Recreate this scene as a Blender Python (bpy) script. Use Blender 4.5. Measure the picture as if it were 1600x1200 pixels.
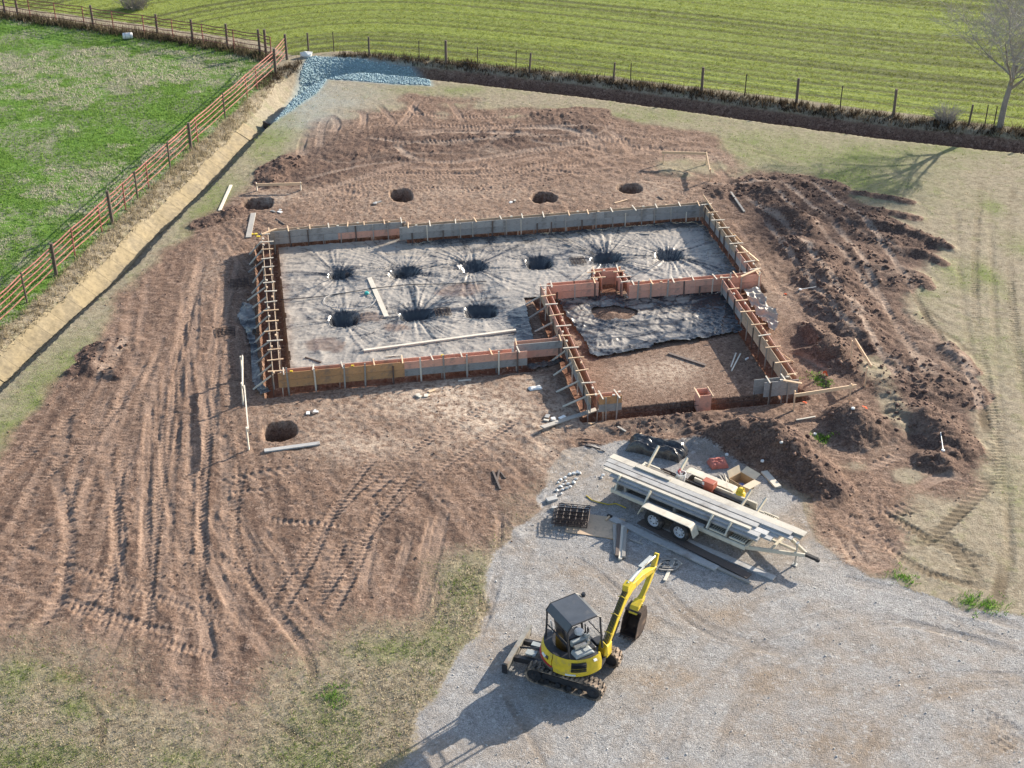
import bpy, bmesh, math, random
import numpy as np
from mathutils import Vector, Matrix

random.seed(7); rng = np.random.default_rng(11)
R = math.radians
for o in list(bpy.data.objects):
    bpy.data.objects.remove(o)
scn = bpy.context.scene
col = scn.collection

# ------------------------------------------------------------------ camera
CAM_H, PITCH, FOC = 27.0, R(30.8), 2230.0          # drone 27 m up, 48 mm lens, level horizon
cd = bpy.data.cameras.new('Camera'); cam = bpy.data.objects.new('Camera', cd); col.objects.link(cam)
cam.location = (0, 0, CAM_H); cam.rotation_euler = (math.pi/2-PITCH, 0, 0)
cd.sensor_width = 36; cd.lens = FOC/1600*36; cd.clip_start = .5; cd.clip_end = 6000
scn.camera = cam
# ------------------------------------------------------------------ sky and sun
SUN_EL, SUN_AZ = R(21.5), R(50.0)                   # azimuth clockwise from +Y
world = bpy.data.worlds.new('World'); scn.world = world; world.use_nodes = True
wn = world.node_tree.nodes; wl = world.node_tree.links; wn.clear()
sky = wn.new('ShaderNodeTexSky'); sky.sky_type = 'NISHITA'; sky.sun_disc = False
sky.sun_elevation = SUN_EL; sky.sun_rotation = SUN_AZ; sky.air_density = 1.0; sky.dust_density = 1.2; sky.ozone_density = 1.0
bgn = wn.new('ShaderNodeBackground'); bgn.inputs['Strength'].default_value = .115
won = wn.new('ShaderNodeOutputWorld'); wl.new(sky.outputs[0], bgn.inputs[0]); wl.new(bgn.outputs[0], won.inputs[0])
sd = bpy.data.lights.new('Sun', 'SUN'); sun = bpy.data.objects.new('Sun', sd); col.objects.link(sun)
sd.energy = 5.0; sd.angle = R(.55); sd.color = (1, .90, .76)
tosun = Vector((math.sin(SUN_AZ)*math.cos(SUN_EL), math.cos(SUN_AZ)*math.cos(SUN_EL), math.sin(SUN_EL)))
sun.rotation_euler = tosun.to_track_quat('Z', 'Y').to_euler(); sun.location = (30, 60, 40)
try:
    cy = scn.cycles; cy.max_bounces = 5; cy.diffuse_bounces = 2; cy.glossy_bounces = 2; cy.transmission_bounces = 2; cy.caustics_reflective = False; cy.caustics_refractive = False
except Exception: pass
vs = scn.view_settings
vs.view_transform = 'Standard'; vs.look = 'None'; vs.gamma = 1; vs.use_curve_mapping = False
vs.exposure = 1.05

# ------------------------------------------------------------------ survey: a spot in the photograph -> a point on the ground
def G(u, v, z=0.0):
    a = (u-800)/FOC; b = (600-v)/FOC
    dx, dy, dz = a, math.cos(PITCH)+b*math.sin(PITCH), -math.sin(PITCH)+b*math.cos(PITCH)
    t = (z-CAM_H)/dz
    return (dx*t, dy*t)
def GP(pts, z=0.0):
    return np.array([G(u, v, z) for u, v in pts])
# building frame: x along the long walls, y towards the ditch
BO = (-8.67, 44.72); BTH = R(10.4); BC, BS = math.cos(BTH), math.sin(BTH)
def B2W(x, y):
    return (BO[0]+BC*x-BS*y, BO[1]+BS*x+BC*y)
def W2B(x, y):
    dx, dy = x-BO[0], y-BO[1]
    return dx*BC+dy*BS, -dx*BS+dy*BC

# ------------------------------------------------------------------ noise
def _h(ix, iy, s):
    n = (ix.astype(np.int64)*374761393 + iy.astype(np.int64)*668265263 + s*2147483647) & 0xffffffff
    n = ((n ^ (n >> 13))*1274126177) & 0xffffffff
    return ((n ^ (n >> 16)) & 0xffff)/65535.0
def vn(x, y, s=0):
    ix = np.floor(x); iy = np.floor(y); fx = x-ix; fy = y-iy
    fx = fx*fx*(3-2*fx); fy = fy*fy*(3-2*fy)
    a = _h(ix, iy, s); b = _h(ix+1, iy, s); c = _h(ix, iy+1, s); d = _h(ix+1, iy+1, s)
    return (a+(b-a)*fx)*(1-fy)+(c+(d-c)*fx)*fy
def fbm(x, y, f, s=0, o=3, g=.5):
    t = 0; a = 1; n = 0
    for k in range(o):
        t = t+a*vn(x*f+17.3*k, y*f-9.1*k, s+k*7); n += a; a *= g; f *= 2.03
    return t/n-.5
def ridge(x, y, f, s=0, o=2):
    t = 0; a = 1
    for k in range(o):
        t = t+a*(1-np.abs(2*vn(x*f+5.7*k, y*f+3.3*k, s+k*5)-1)); a *= .5; f *= 2.1
    return t/(2-2*.5**o)
def sstep(a, b, x):
    t = np.clip((x-a)/(b-a), 0, 1); return t*t*(3-2*t)
def seg_dist(x, y, P):
    """distance to polyline, arc length of foot, side (+ = left of travel)"""
    best = np.full(x.shape, 1e9); S = np.zeros(x.shape); D = np.zeros(x.shape); s0 = 0
    for (ax, ay), (bx, by) in zip(P[:-1], P[1:]):
        ex, ey = bx-ax, by-ay; L = math.hypot(ex, ey)
        if L < 1e-6: continue
        t = np.clip(((x-ax)*ex+(y-ay)*ey)/(L*L), 0, 1)
        qx, qy = x-ax-t*ex, y-ay-t*ey
        d = qx*qx+qy*qy; m = d < best
        best = np.where(m, d, best); S = np.where(m, s0+t*L, S)
        D = np.where(m, np.sign(ex*(y-ay)-ey*(x-ax)), D); s0 += L
    return np.sqrt(best), S, D
def poly_sd(x, y, P):
    """signed distance to polygon, + inside"""
    P = np.asarray(P); n = len(P); best = np.full(x.shape, 1e9); ins = np.zeros(x.shape, bool)
    for i in range(n):
        ax, ay = P[i]; bx, by = P[(i+1) % n]; ex, ey = bx-ax, by-ay
        t = np.clip(((x-ax)*ex+(y-ay)*ey)/(ex*ex+ey*ey+1e-12), 0, 1)
        best = np.minimum(best, (x-ax-t*ex)**2+(y-ay-t*ey)**2)
        c = ((ay > y) != (by > y)) & (x < (bx-ax)*(y-ay)/(by-ay+1e-12)+ax)
        ins ^= c
    d = np.sqrt(best); return np.where(ins, d, -d)
def smooth_line(P, n=6):
    P = np.asarray(P, float)
    if len(P) < 3: return P
    Q = np.vstack([2*P[0]-P[1], P, 2*P[-1]-P[-2]]); out = []
    for i in range(1, len(Q)-2):
        for t in np.linspace(0, 1, n, endpoint=False):
            a, b, c, d = Q[i-1], Q[i], Q[i+1], Q[i+2]
            out.append(.5*((2*b)+(c-a)*t+(2*a-5*b+4*c-d)*t*t+(3*b-a-3*c+d)*t**3))
    out.append(P[-1]); return np.array(out)

# ------------------------------------------------------------------ materials
MATS = {}
def new_mat(name):
    m = bpy.data.materials.new(name); m.use_nodes = True
    nt = m.node_tree; nt.nodes.clear()
    out = nt.nodes.new('ShaderNodeOutputMaterial'); b = nt.nodes.new('ShaderNodeBsdfPrincipled')
    nt.links.new(b.outputs[0], out.inputs[0]); MATS[name] = m
    return m, nt, b
def NN(nt, t, **kw):
    n = nt.nodes.new(t)
    for k, v in kw.items():
        if k in n.inputs: n.inputs[k].default_value = v
        else: setattr(n, k, v)
    return n
def mixc(nt, fac, a, b, blend='MIX'):
    n = nt.nodes.new('ShaderNodeMix'); n.data_type = 'RGBA'; n.blend_type = blend
    for i, v in ((0, fac), (6, a), (7, b)):
        if isinstance(v, bpy.types.NodeSocket): nt.links.new(v, n.inputs[i])
        elif i == 0: n.inputs[0].default_value = v
        else: n.inputs[i].default_value = tuple(v)+(1,) if len(v) == 3 else v
    return n.outputs[2]
def mth(nt, op, a, b=None, c=None, clamp=False):
    n = nt.nodes.new('ShaderNodeMath'); n.operation = op; n.use_clamp = clamp
    for i, v in enumerate((a, b, c)):
        if v is None: continue
        if isinstance(v, bpy.types.NodeSocket): nt.links.new(v, n.inputs[i])
        else: n.inputs[i].default_value = v
    return n.outputs[0]
def mrange(nt, v, a, b, c=0., d=1., smooth=True):
    n = nt.nodes.new('ShaderNodeMapRange'); n.interpolation_type = 'SMOOTHSTEP' if smooth else 'LINEAR'
    nt.links.new(v, n.inputs[0])
    for i, q in enumerate((a, b, c, d)): n.inputs[i+1].default_value = q
    return n.outputs[0]
def noise(nt, co, scale, detail=3, rough=.6, dist=0.):
    n = NN(nt, 'ShaderNodeTexNoise', Scale=scale, Detail=detail, Roughness=rough, Distortion=dist)
    if co is not None: nt.links.new(co, n.inputs['Vector'])
    return n.outputs[0]
def simple(name, c, rough=.7, var=.25, scale=6., metal=0., bump=0., c2=None, stretch=None, spec=.5, objrand=.0, dirt=None):
    """base colour with mottling, optional grain stretched along local x and dirt"""
    m, nt, b = new_mat(name)
    tc = NN(nt, 'ShaderNodeTexCoord'); co = tc.outputs['Object']
    if stretch:
        mp = NN(nt, 'ShaderNodeMapping'); mp.inputs['Scale'].default_value = stretch
        nt.links.new(co, mp.inputs[0]); cs = mp.outputs[0]
    else: cs = co
    n1 = noise(nt, cs, scale, 5, .65); n2 = noise(nt, co, scale*.17, 3, .6)
    lo = tuple(v*(1-var) for v in c); hi = tuple(min(1, v*(1+var)) for v in c)
    if c2: hi = c2
    k = mrange(nt, mth(nt, 'ADD', mth(nt, 'MULTIPLY', n1, .6), mth(nt, 'MULTIPLY', n2, .4)), .34, .66)
    cc = mixc(nt, k, lo, hi)
    if dirt:
        dn = noise(nt, co, dirt[2], 4, .7)
        cc = mixc(nt, mrange(nt, dn, dirt[3], dirt[3]+.2, 0, dirt[1]), cc, dirt[0])
    if objrand:
        oi = NN(nt, 'ShaderNodeObjectInfo'); hs = NN(nt, 'ShaderNodeHueSaturation')
        nt.links.new(mth(nt, 'MULTIPLY_ADD', oi.outputs['Random'], objrand*2, 1-objrand), hs.inputs['Value'])
        nt.links.new(cc, hs.inputs['Color']); cc = hs.outputs[0]
    nt.links.new(cc, b.inputs['Base Color'])
    nt.links.new(mrange(nt, n2, .3, .7, max(.05, rough-.12), min(1, rough+.12)), b.inputs['Roughness'])
    b.inputs['Metallic'].default_value = metal; b.inputs['Specular IOR Level'].default_value = spec
    if bump:
        bp = NN(nt, 'ShaderNodeBump', Strength=bump, Distance=.01); nt.links.new(n1, bp.inputs['Height'])
        nt.links.new(bp.outputs[0], b.inputs['Normal'])
    return m
def M(n): return MATS[n]

# ------------------------------------------------------------------ mesh builder
class MB:
    def __init__(s, mat=None): s.v = []; s.f = []; s.M = mat or Matrix()
    def add(s, vs_, fs):
        n = len(s.v); s.v += [tuple(s.M @ Vector(p)) for p in vs_]; s.f += [tuple(i+n for i in f) for f in fs]; return s
    def box(s, c, d, rot=None):
        x, y, z = d[0]/2, d[1]/2, d[2]/2
        P = [Vector(p) for p in ((-x,-y,-z),(x,-y,-z),(x,y,-z),(-x,y,-z),(-x,-y,z),(x,-y,z),(x,y,z),(-x,y,z))]
        if rot is not None: P = [rot @ p for p in P]
        c = Vector(c)
        return s.add([p+c for p in P], [(0,3,2,1),(4,5,6,7),(0,1,5,4),(1,2,6,5),(2,3,7,6),(3,0,4,7)])
    def beam(s, a, b, w, h, up=(0,0,1), jit=0):
        """box from a to b: w across, h along up"""
        a, b = Vector(a), Vector(b); d = (b-a).normalized(); up = Vector(up)
        side = d.cross(up)
        if side.length < 1e-4: side = d.cross(Vector((1,0,0)))
        side.normalize(); u = side.cross(d).normalized()
        P = []
        for q in (a, b):
            for i, j in ((-1,-1),(1,-1),(1,1),(-1,1)):
                P.append(q+side*(i*w/2)+u*(j*h/2))
        return s.add(P, [(0,1,2,3),(7,6,5,4),(0,4,5,1),(1,5,6,2),(2,6,7,3),(3,7,4,0)])
    def cyl(s, a, b, r0, r1=None, n=10, cap=True):
        r1 = r0 if r1 is None else r1
        return s.tube([a, b], [r0, r1], n, cap)
    def tube(s, pts, r, n=6, cap=True):
        pts = [Vector(p) for p in pts]; rr = r if isinstance(r, (list, tuple)) else [r]*len(pts)
        V = []; F = []; ref = None
        for i, p in enumerate(pts):
            d = (pts[min(i+1, len(pts)-1)]-pts[max(i-1, 0)]).normalized()
            if ref is None: ref = Vector((0,0,1)) if abs(d.z) < .9 else Vector((1,0,0))
            x = (ref-d*ref.dot(d))
            if x.length < 1e-4: x = Vector((1,0,0))-d*d.x
            x.normalize(); ref = x; y = d.cross(x)
            for k in range(n):
                a = 2*math.pi*k/n; V.append(p+(x*math.cos(a)+y*math.sin(a))*rr[i])
        for i in range(len(pts)-1):
            for k in range(n):
                F.append((i*n+k, i*n+(k+1) % n, (i+1)*n+(k+1) % n, (i+1)*n+k))
        if cap:
            F.append(tuple(range(n-1, -1, -1))); m = (len(pts)-1)*n; F.append(tuple(range(m, m+n)))
        return s.add(V, F)
    def prism(s, prof, t0, t1, T=None):
        """profile in local xz extruded along local y from t0 to t1"""
        n = len(prof); V = [(x, t0, z) for x, z in prof]+[(x, t1, z) for x, z in prof]
        F = [(i, (i+1) % n, n+(i+1) % n, n+i) for i in range(n)]+[tuple(range(n-1, -1, -1)), tuple(range(n, 2*n))]
        if T is not None: V = [T @ Vector(p) for p in V]
        return s.add(V, F)
    def lathe(s, prof, n=16, c=(0,0,0), a0=0., a1=2*math.pi):
        full = abs(a1-a0-2*math.pi) < 1e-6; m = n if full else n+1; V = []; F = []
        for k in range(m):
            a = a0+(a1-a0)*k/n
            for r_, z in prof: V.append((c[0]+r_*math.cos(a), c[1]+r_*math.sin(a), c[2]+z))
        L = len(prof)
        for k in range(n):
            k2 = (k+1) % m
            for i in range(L-1): F.append((k*L+i, k2*L+i, k2*L+i+1, k*L+i+1))
        return s.add(V, F)
    def build(s, name, mat, parent=None, smooth=False, bevel=0., loc=None, rotz=None, flat_angle=None):
        me = bpy.data.meshes.new(name); me.from_pydata(s.v, [], s.f); me.validate(); me.update()
        bm = bmesh.new(); bm.from_mesh(me); bmesh.ops.recalc_face_normals(bm, faces=bm.faces); bm.to_mesh(me); bm.free()
        me.materials.append(M(mat) if isinstance(mat, str) else mat)
        o = bpy.data.objects.new(name, me); col.objects.link(o)
        if parent is not None: o.parent = parent
        if smooth:
            me.polygons.foreach_set('use_smooth', [True]*len(me.polygons))
            try: me.set_sharp_from_angle(angle=R(flat_angle or 40))
            except Exception: pass
        if bevel:
            bv = o.modifiers.new('bevel', 'BEVEL'); bv.width = bevel; bv.segments = 2; bv.limit_method = 'ANGLE'; bv.angle_limit = R(40)
        if loc is not None: o.location = loc
        if rotz is not None: o.rotation_euler = (0, 0, rotz)
        return o
def tag(o, label=None, cat=None, group=None, kind=None):
    if label: o['label'] = label
    if cat: o['category'] = cat
    if group: o['group'] = group
    if kind: o['kind'] = kind
    return o
def empty(name, loc=(0,0,0), rz=0., label=None, cat=None, group=None):
    o = bpy.data.objects.new(name, None); col.objects.link(o); o.location = loc; o.rotation_euler = (0,0,rz)
    o.empty_display_size = .2
    return tag(o, label, cat, group)
def share(o, name=None, parent=None, mat=None):
    c = o.copy(); col.objects.link(c); c.parent = parent
    if name: c.name = name
    return c
def np_mesh(name, V, F, mat, attrs=None, smooth=False):
    """V (n,3); F (m,k) index array"""
    me = bpy.data.meshes.new(name); V = np.asarray(V, np.float32); F = np.asarray(F, np.int32); k = F.shape[1]
    me.vertices.add(len(V)); me.vertices.foreach_set('co', V.ravel())
    me.loops.add(F.size); me.loops.foreach_set('vertex_index', F.ravel())
    me.polygons.add(len(F)); me.polygons.foreach_set('loop_start', np.arange(0, F.size, k, dtype=np.int32))
    if smooth: me.polygons.foreach_set('use_smooth', np.ones(len(F), bool))
    me.update(calc_edges=True)
    for an, arr in (attrs or {}).items():
        a = me.color_attributes.new(an, 'FLOAT_COLOR', 'POINT'); a.data.foreach_set('color', np.asarray(arr, np.float32).ravel())
    me.materials.append(mat)
    o = bpy.data.objects.new(name, me); col.objects.link(o)
    return o
# ================================================================== GROUND
def axis_lines(segs, lo, hi):
    out = [segs[0][0]]
    for a, b, d in segs:
        n = max(1, int(round((b-a)/d))); out += list(np.linspace(a, b, n+1)[1:])
    d = segs[-1][2]; x = out[-1]
    while x < hi: d *= 1.28; x += d; out.append(x)
    d = segs[0][2]; x = out[0]; pre = []
    while x > lo: d *= 1.28; x -= d; pre.append(x)
    return np.array(pre[::-1]+out)
XL = axis_lines([(-37,-24,.17),(-24,-13,.095),(-13,4,.052),(4,13,.068),(13,22,.095),(22,37,.17)], -1800, 1800)
YL = axis_lines([(24.5,26,.07),(26,44,.052),(44,54,.066),(54,66,.085),(66,80,.12),(80,98,.2)], -900, 2600)
XG, YG = np.meshgrid(XL, YL)
Z = np.zeros(XG.shape)
mask = lambda sd_, w: np.clip(.5+sd_/w, 0, 1)
FAR = 900

P_SOIL = GP([(408,262),(345,328),(300,343),(215,438),(165,490),(150,540),(100,590),(60,640),(20,680),(-60,760),(-170,900),(-160,1010),
 (0,1012),(60,1030),(130,1045),(200,1060),(260,1080),(330,1120),(350,1150),(395,1100),(420,1060),(500,1010),(560,985),(640,985),(680,960),(690,900),
 (735,878),(770,870),(800,850),(850,800),(880,730),(960,715),(1000,700),(1100,700),(1130,720),(1180,745),(1240,780),(1265,830),(1300,880),(1350,905),
 (1400,892),(1422,862),(1400,812),(1440,780),(1480,775),(1540,762),(1545,700),(1530,640),(1490,560),(1440,500),(1420,460),(1475,385),(1465,372),
 (1370,330),(1330,310),(1260,275),(1180,262),(1150,280),(1160,258),(1130,225),(1090,205),(1000,190),(910,175),(850,170),(800,165),(700,150),(640,145),
 (570,165),(520,172),(485,190),(465,230),(440,250)])
P_GRAV = GP([(778,862),(806,826),(843,800),(852,742),(880,702),(960,690),(1090,690),(1112,702),(1180,740),(1240,780),(1272,850),(1312,888),(1390,905),
 (1440,930),(1500,950),(1600,966),(1800,1000),(1900,1500),(520,1500),(560,1320),(628,1198),(662,1128),(702,1052),(742,1000),(764,932)])
P_PAST = GP([(-900,1100),(-300,760),(0,520),(175,361),(299,237),(429,120),(440,84),(395,80),(0,24),(-700,-80)])
fe = G(-900,1100); P_PAST = np.vstack([P_PAST, [(-400, 140), (-400, 20)]])
DL = smooth_line(GP([(-700,1250),(-300,870),(-100,690),(0,598),(80,522),(150,457),(205,407),(250,357),(330,282),(400,208),(428,178),(452,148),(490,120),(560,106),
 (670,115),(800,130),(1000,155),(1200,182),(1400,207),(1600,228),(1900,262),(2600,330)]), 5)
DL = np.vstack([DL, [(160, 60), (400, 30)]])
dd, dS, dD = seg_dist(XG, YG, DL); sdd = dd*dD                         # + = field / pasture side
Scorner = seg_dist(np.array([G(452,148)[0]]), np.array([G(452,148)[1]]), DL)[1][0]
back = sstep(Scorner-4, Scorner+5, dS)                                # 0 = left swale, 1 = ditch behind
P_FIELD = np.vstack([GP([(455,86),(540,82),(700,97),(800,108),(960,124),(1250,159),(1400,178),(1600,203),(1900,240),(2600,320)]),
                     [(400, 40), (1700, 2400), (-1700, 2400), (-1700, 110)], GP([(-700,-120),(0,8),(240,40),(400,62)])])
sd_soil = poly_sd(XG, YG, P_SOIL); sd_grav = poly_sd(XG, YG, P_GRAV); sd_past = poly_sd(XG, YG, P_PAST); sd_field = poly_sd(XG, YG, P_FIELD)
wob = fbm(XG, YG, .55, 3, 4)*1.6
mw = 1.4+3.4*sstep(40, 36, YG)*sstep(4, 1, XG); m_soil = mask(sd_soil+wob*(1+.6*(mw > 3)), mw); m_grav = mask(sd_grav+fbm(XG, YG, .9, 8, 3)*.7, .7)
m_past = mask(sd_past+wob*.3, .8); m_field = mask(sd_field+wob*.25, .9)
near = (np.abs(XG) < 45) & (YG > 15) & (YG < 110)

# large gentle swell + ditches
Z += fbm(XG, YG, .045, 21, 2)*.35*np.where(near, 1, .3)
wo = 1.75*(1-back)+1.9*back; wi = .36*(1-back)+.9*back; dep = .74*(1-back)+1.6*back
wv = fbm(XG, YG, .8, 31, 3)*.25
prof = np.where(sdd > 0, sstep(wo, .12, sdd+wv), sstep(wi, .1, -sdd+wv*.6))
Z -= dep*prof
Z += .16*np.exp(-((sdd-(wo+.9))/.8)**2)*(1-m_soil)                     # low spoil lip beside the fence
m_ditch = prof
m_soil = np.maximum(m_soil, sstep(.85, 1, back)*sstep(.03, .2, prof)*(sdd > -wi-.2))

# excavated dirt heaps (px, px, radius m, height m)
rough = np.zeros_like(Z); dark = np.zeros_like(Z)
def heap(u, v, r, h, rx=1., ang=0., d=1.):
    global Z, rough, dark
    h *= .78
    x0, y0 = G(u, v); c, s = math.cos(R(ang)), math.sin(R(ang))
    i0, i1 = np.searchsorted(YL, [y0-r*2.6*max(1, rx), y0+r*2.6*max(1, rx)]); j0, j1 = np.searchsorted(XL, [x0-r*2.6*max(1, rx), x0+r*2.6*max(1, rx)])
    sl = np.s_[i0:i1, j0:j1]; x = XG[sl]-x0; y = YG[sl]-y0
    a = (x*c+y*s)/rx; b = -x*s+y*c
    q = np.sqrt(a*a+b*b)/r*(1+.55*fbm(XG[sl], YG[sl], 1.3/max(r, .6), int(u), 3))
    k = np.clip(1-q, 0, 1)**.85; k = k*(1+.35*fbm(XG[sl], YG[sl], 2.2, int(v), 3))
    Z[sl] += h*k; m_soil[sl] = np.maximum(m_soil[sl], sstep(.0, .2, k))
    rough[sl] = np.maximum(rough[sl], sstep(0, .25, k)*d); dark[sl] = np.maximum(dark[sl], sstep(0, .3, k)*d*.75)
for a in [(1205,300,1.5,.45,1.5,-50),(1240,345,1.2,.5,1.6,-60),(1262,392,1.3,.6,1.4,-55),(1292,432,1.4,.62,1.3,-60),(1318,482,1.5,.6,1.4,-50),(1260,290,1.6,.3,1.6,-20),
          (1340,340,1.4,.3,1.7,-20),(1400,370,1.1,.22,2.2,-18),(1225,335,.8,.35,2.6,-58),(1330,400,1.4,.3,1.3,-40),(1380,430,1.2,.22,1.4,-40),
          (1280,540,1.25,.75,1.2,-30),(1310,562,1.0,.55,1.1,0),(1340,520,1.2,.5,1.3,-50),(1258,520,.9,.45,1.,0),
          (1140,690,1.05,.62,1.6,-8),(1190,700,1.15,.8,1.4,-20),(1240,725,1.25,.85,1.3,-30),(1285,760,1.05,.6,1.2,-30),(1222,690,.9,.4,1.5,0),
          (1345,672,1.2,.85,1.25,10),(1318,655,.8,.45,1.2,0),(1445,655,1.15,.6,1.3,-40),(1485,690,1.1,.6,1.2,-30),(1465,720,.8,.4,1.2,0),
          (1400,600,1.3,.25,2.0,-50),(1465,590,1.3,.2,2.0,-55),(440,262,1.0,.34,1.8,60),(425,285,.8,.28,1.2,0),(372,330,.7,.25,1.5,50),(330,345,.7,.2,1.6,50),
          (165,545,.8,.28,1.8,50),(140,575,.7,.24,1.6,50),(180,585,.6,.18,1.2,0),(640,240,1.0,.14,2.2,0,.5),(560,240,.9,.12,2.0,10,.4),(890,180,1.3,.16,2.0,5,.6),(920,195,1.0,.12,1.8,0,.5),
          (690,215,1.0,.1,3.,3,.45),(800,212,1.0,.14,3.,3,.55),(1050,270,.6,.12,1.6,0,.6),(1135,300,1.,.2,1.5,-40),(1000,665,.8,.2,2.,0),(1070,655,.8,.22,2.,5)]:
    heap(*a)
# churned ground
P_ROUGH = GP([(1135,285),(1185,262),(1262,272),(1335,308),(1430,345),(1478,380),(1430,450),(1445,505),(1495,565),(1535,650),(1548,735),(1490,765),(1420,720),(1380,640),(1330,560),(1270,500),(1215,420),(1170,340)])
sdr = poly_sd(XG, YG, P_ROUGH); rr_ = np.clip(.5+(sdr+wob*.5)/1.2, 0, 1)
rough = np.maximum(rough*.8, rr_*.26); dark = np.maximum(dark, rr_*(.85+.9*fbm(XG, YG, .7, 77, 3)))
P_TOP = GP([(430,262),(500,215),(620,200),(760,205),(900,185),(960,215),(800,245),(700,250),(600,262),(520,290),(440,300)])
rt = np.clip(.5+(poly_sd(XG, YG, P_TOP)+wob*.6)/1.6, 0, 1)
rough = np.maximum(rough, rt*.2); dark = np.maximum(dark, rt*(.85+.9*fbm(XG, YG, .6, 78, 3)))

# finger-like scraped berms on the right
def finger(pts, w, h, dk=.8):
    global Z, rough, dark
    P = smooth_line(GP(pts)); x0, y0 = P.min(0)-1; x1, y1 = P.max(0)+1
    i0, i1 = np.searchsorted(YL, [y0, y1]); j0, j1 = np.searchsorted(XL, [x0, x1]); sl = np.s_[i0:i1, j0:j1]
    d, s, sd_ = seg_dist(XG[sl], YG[sl], P); k = np.exp(-(d/(w*(1+.5*fbm(XG[sl], YG[sl], 1.5, 9, 2))))**2)
    Z[sl] += h*k*(1+.7*fbm(XG[sl], YG[sl], 2.5, 19, 3)); rough[sl] = np.maximum(rough[sl], k*.6); dark[sl] = np.maximum(dark[sl], k*dk); m_soil[sl] = np.maximum(m_soil[sl], sstep(.15, .5, k))
for a in [([(1340,300),(1380,305),(1422,314)],.32,.13),([(1350,325),(1390,330),(1430,338)],.38,.13),([(1368,350),(1420,362),(1482,384)],.3,.22,.9),([(1408,388),(1445,395),(1475,410)],.3,.16),
          ([(1410,418),(1440,430),(1452,446)],.3,.14),([(1480,540),(1505,560),(1520,580)],.35,.16)]: finger(*a)

# ---- tyre and track ruts
TR = np.zeros_like(Z); PALE = np.zeros_like(Z)
def rut(pts, w=.32, d=.05, lug=0., pitch=.22, berm=.02, tone=.8, raw=False, kind='bar'):
    global Z
    P = smooth_line(np.asarray(pts) if raw else GP(pts)); x0, y0 = P.min(0)-1; x1, y1 = P.max(0)+1
    i0, i1 = np.searchsorted(YL, [y0, y1]); j0, j1 = np.searchsorted(XL, [x0, x1]); sl = np.s_[i0:i1, j0:j1]
    x, y = XG[sl], YG[sl]
    d *= .46; berm *= .34; lug *= .85
    dq, s, sg = seg_dist(x, y, P); L = np.hypot(*np.diff(P, axis=0).T).sum()
    dq = dq+fbm(x, y, 1.7, 5, 2)*.05+.012*np.abs(fbm(x, y, 9, 6, 1))
    fade = sstep(0, .9, s)*sstep(0, .9, L-s)*np.clip(.75+1.3*fbm(x, y, .6, int(abs(P[0, 0])*10), 2), .1, 1.2)
    inn = sstep(w*.53, w*.45, dq); bm_ = np.exp(-((dq-w*.60)/(w*.1+.02))**2)*(.5+fbm(x, y, 5, 8, 2)*1.6)
    dz = -d*inn+berm*bm_
    if lug:
        ph = s/pitch+(dq*sg*1.6 if kind == 'bar' else np.abs(dq)*2.2/pitch*.3)
        sq = np.clip(np.sin(2*np.pi*ph)*2.2, -1, 1); edge = np.exp(-((dq-w*.46)/.045)**2)
        dz = dz+lug*(.45*inn*sq+1.25*edge*sq)
    dz = dz+.010*inn*np.sign(d)*(vn(dq*sg*26, s*.8, 3)-.5)*2
    Z[sl] += dz*fade; TR[sl] = np.maximum(TR[sl], inn*fade*tone)
LG = dict(lug=.028, pitch=.3)
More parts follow.
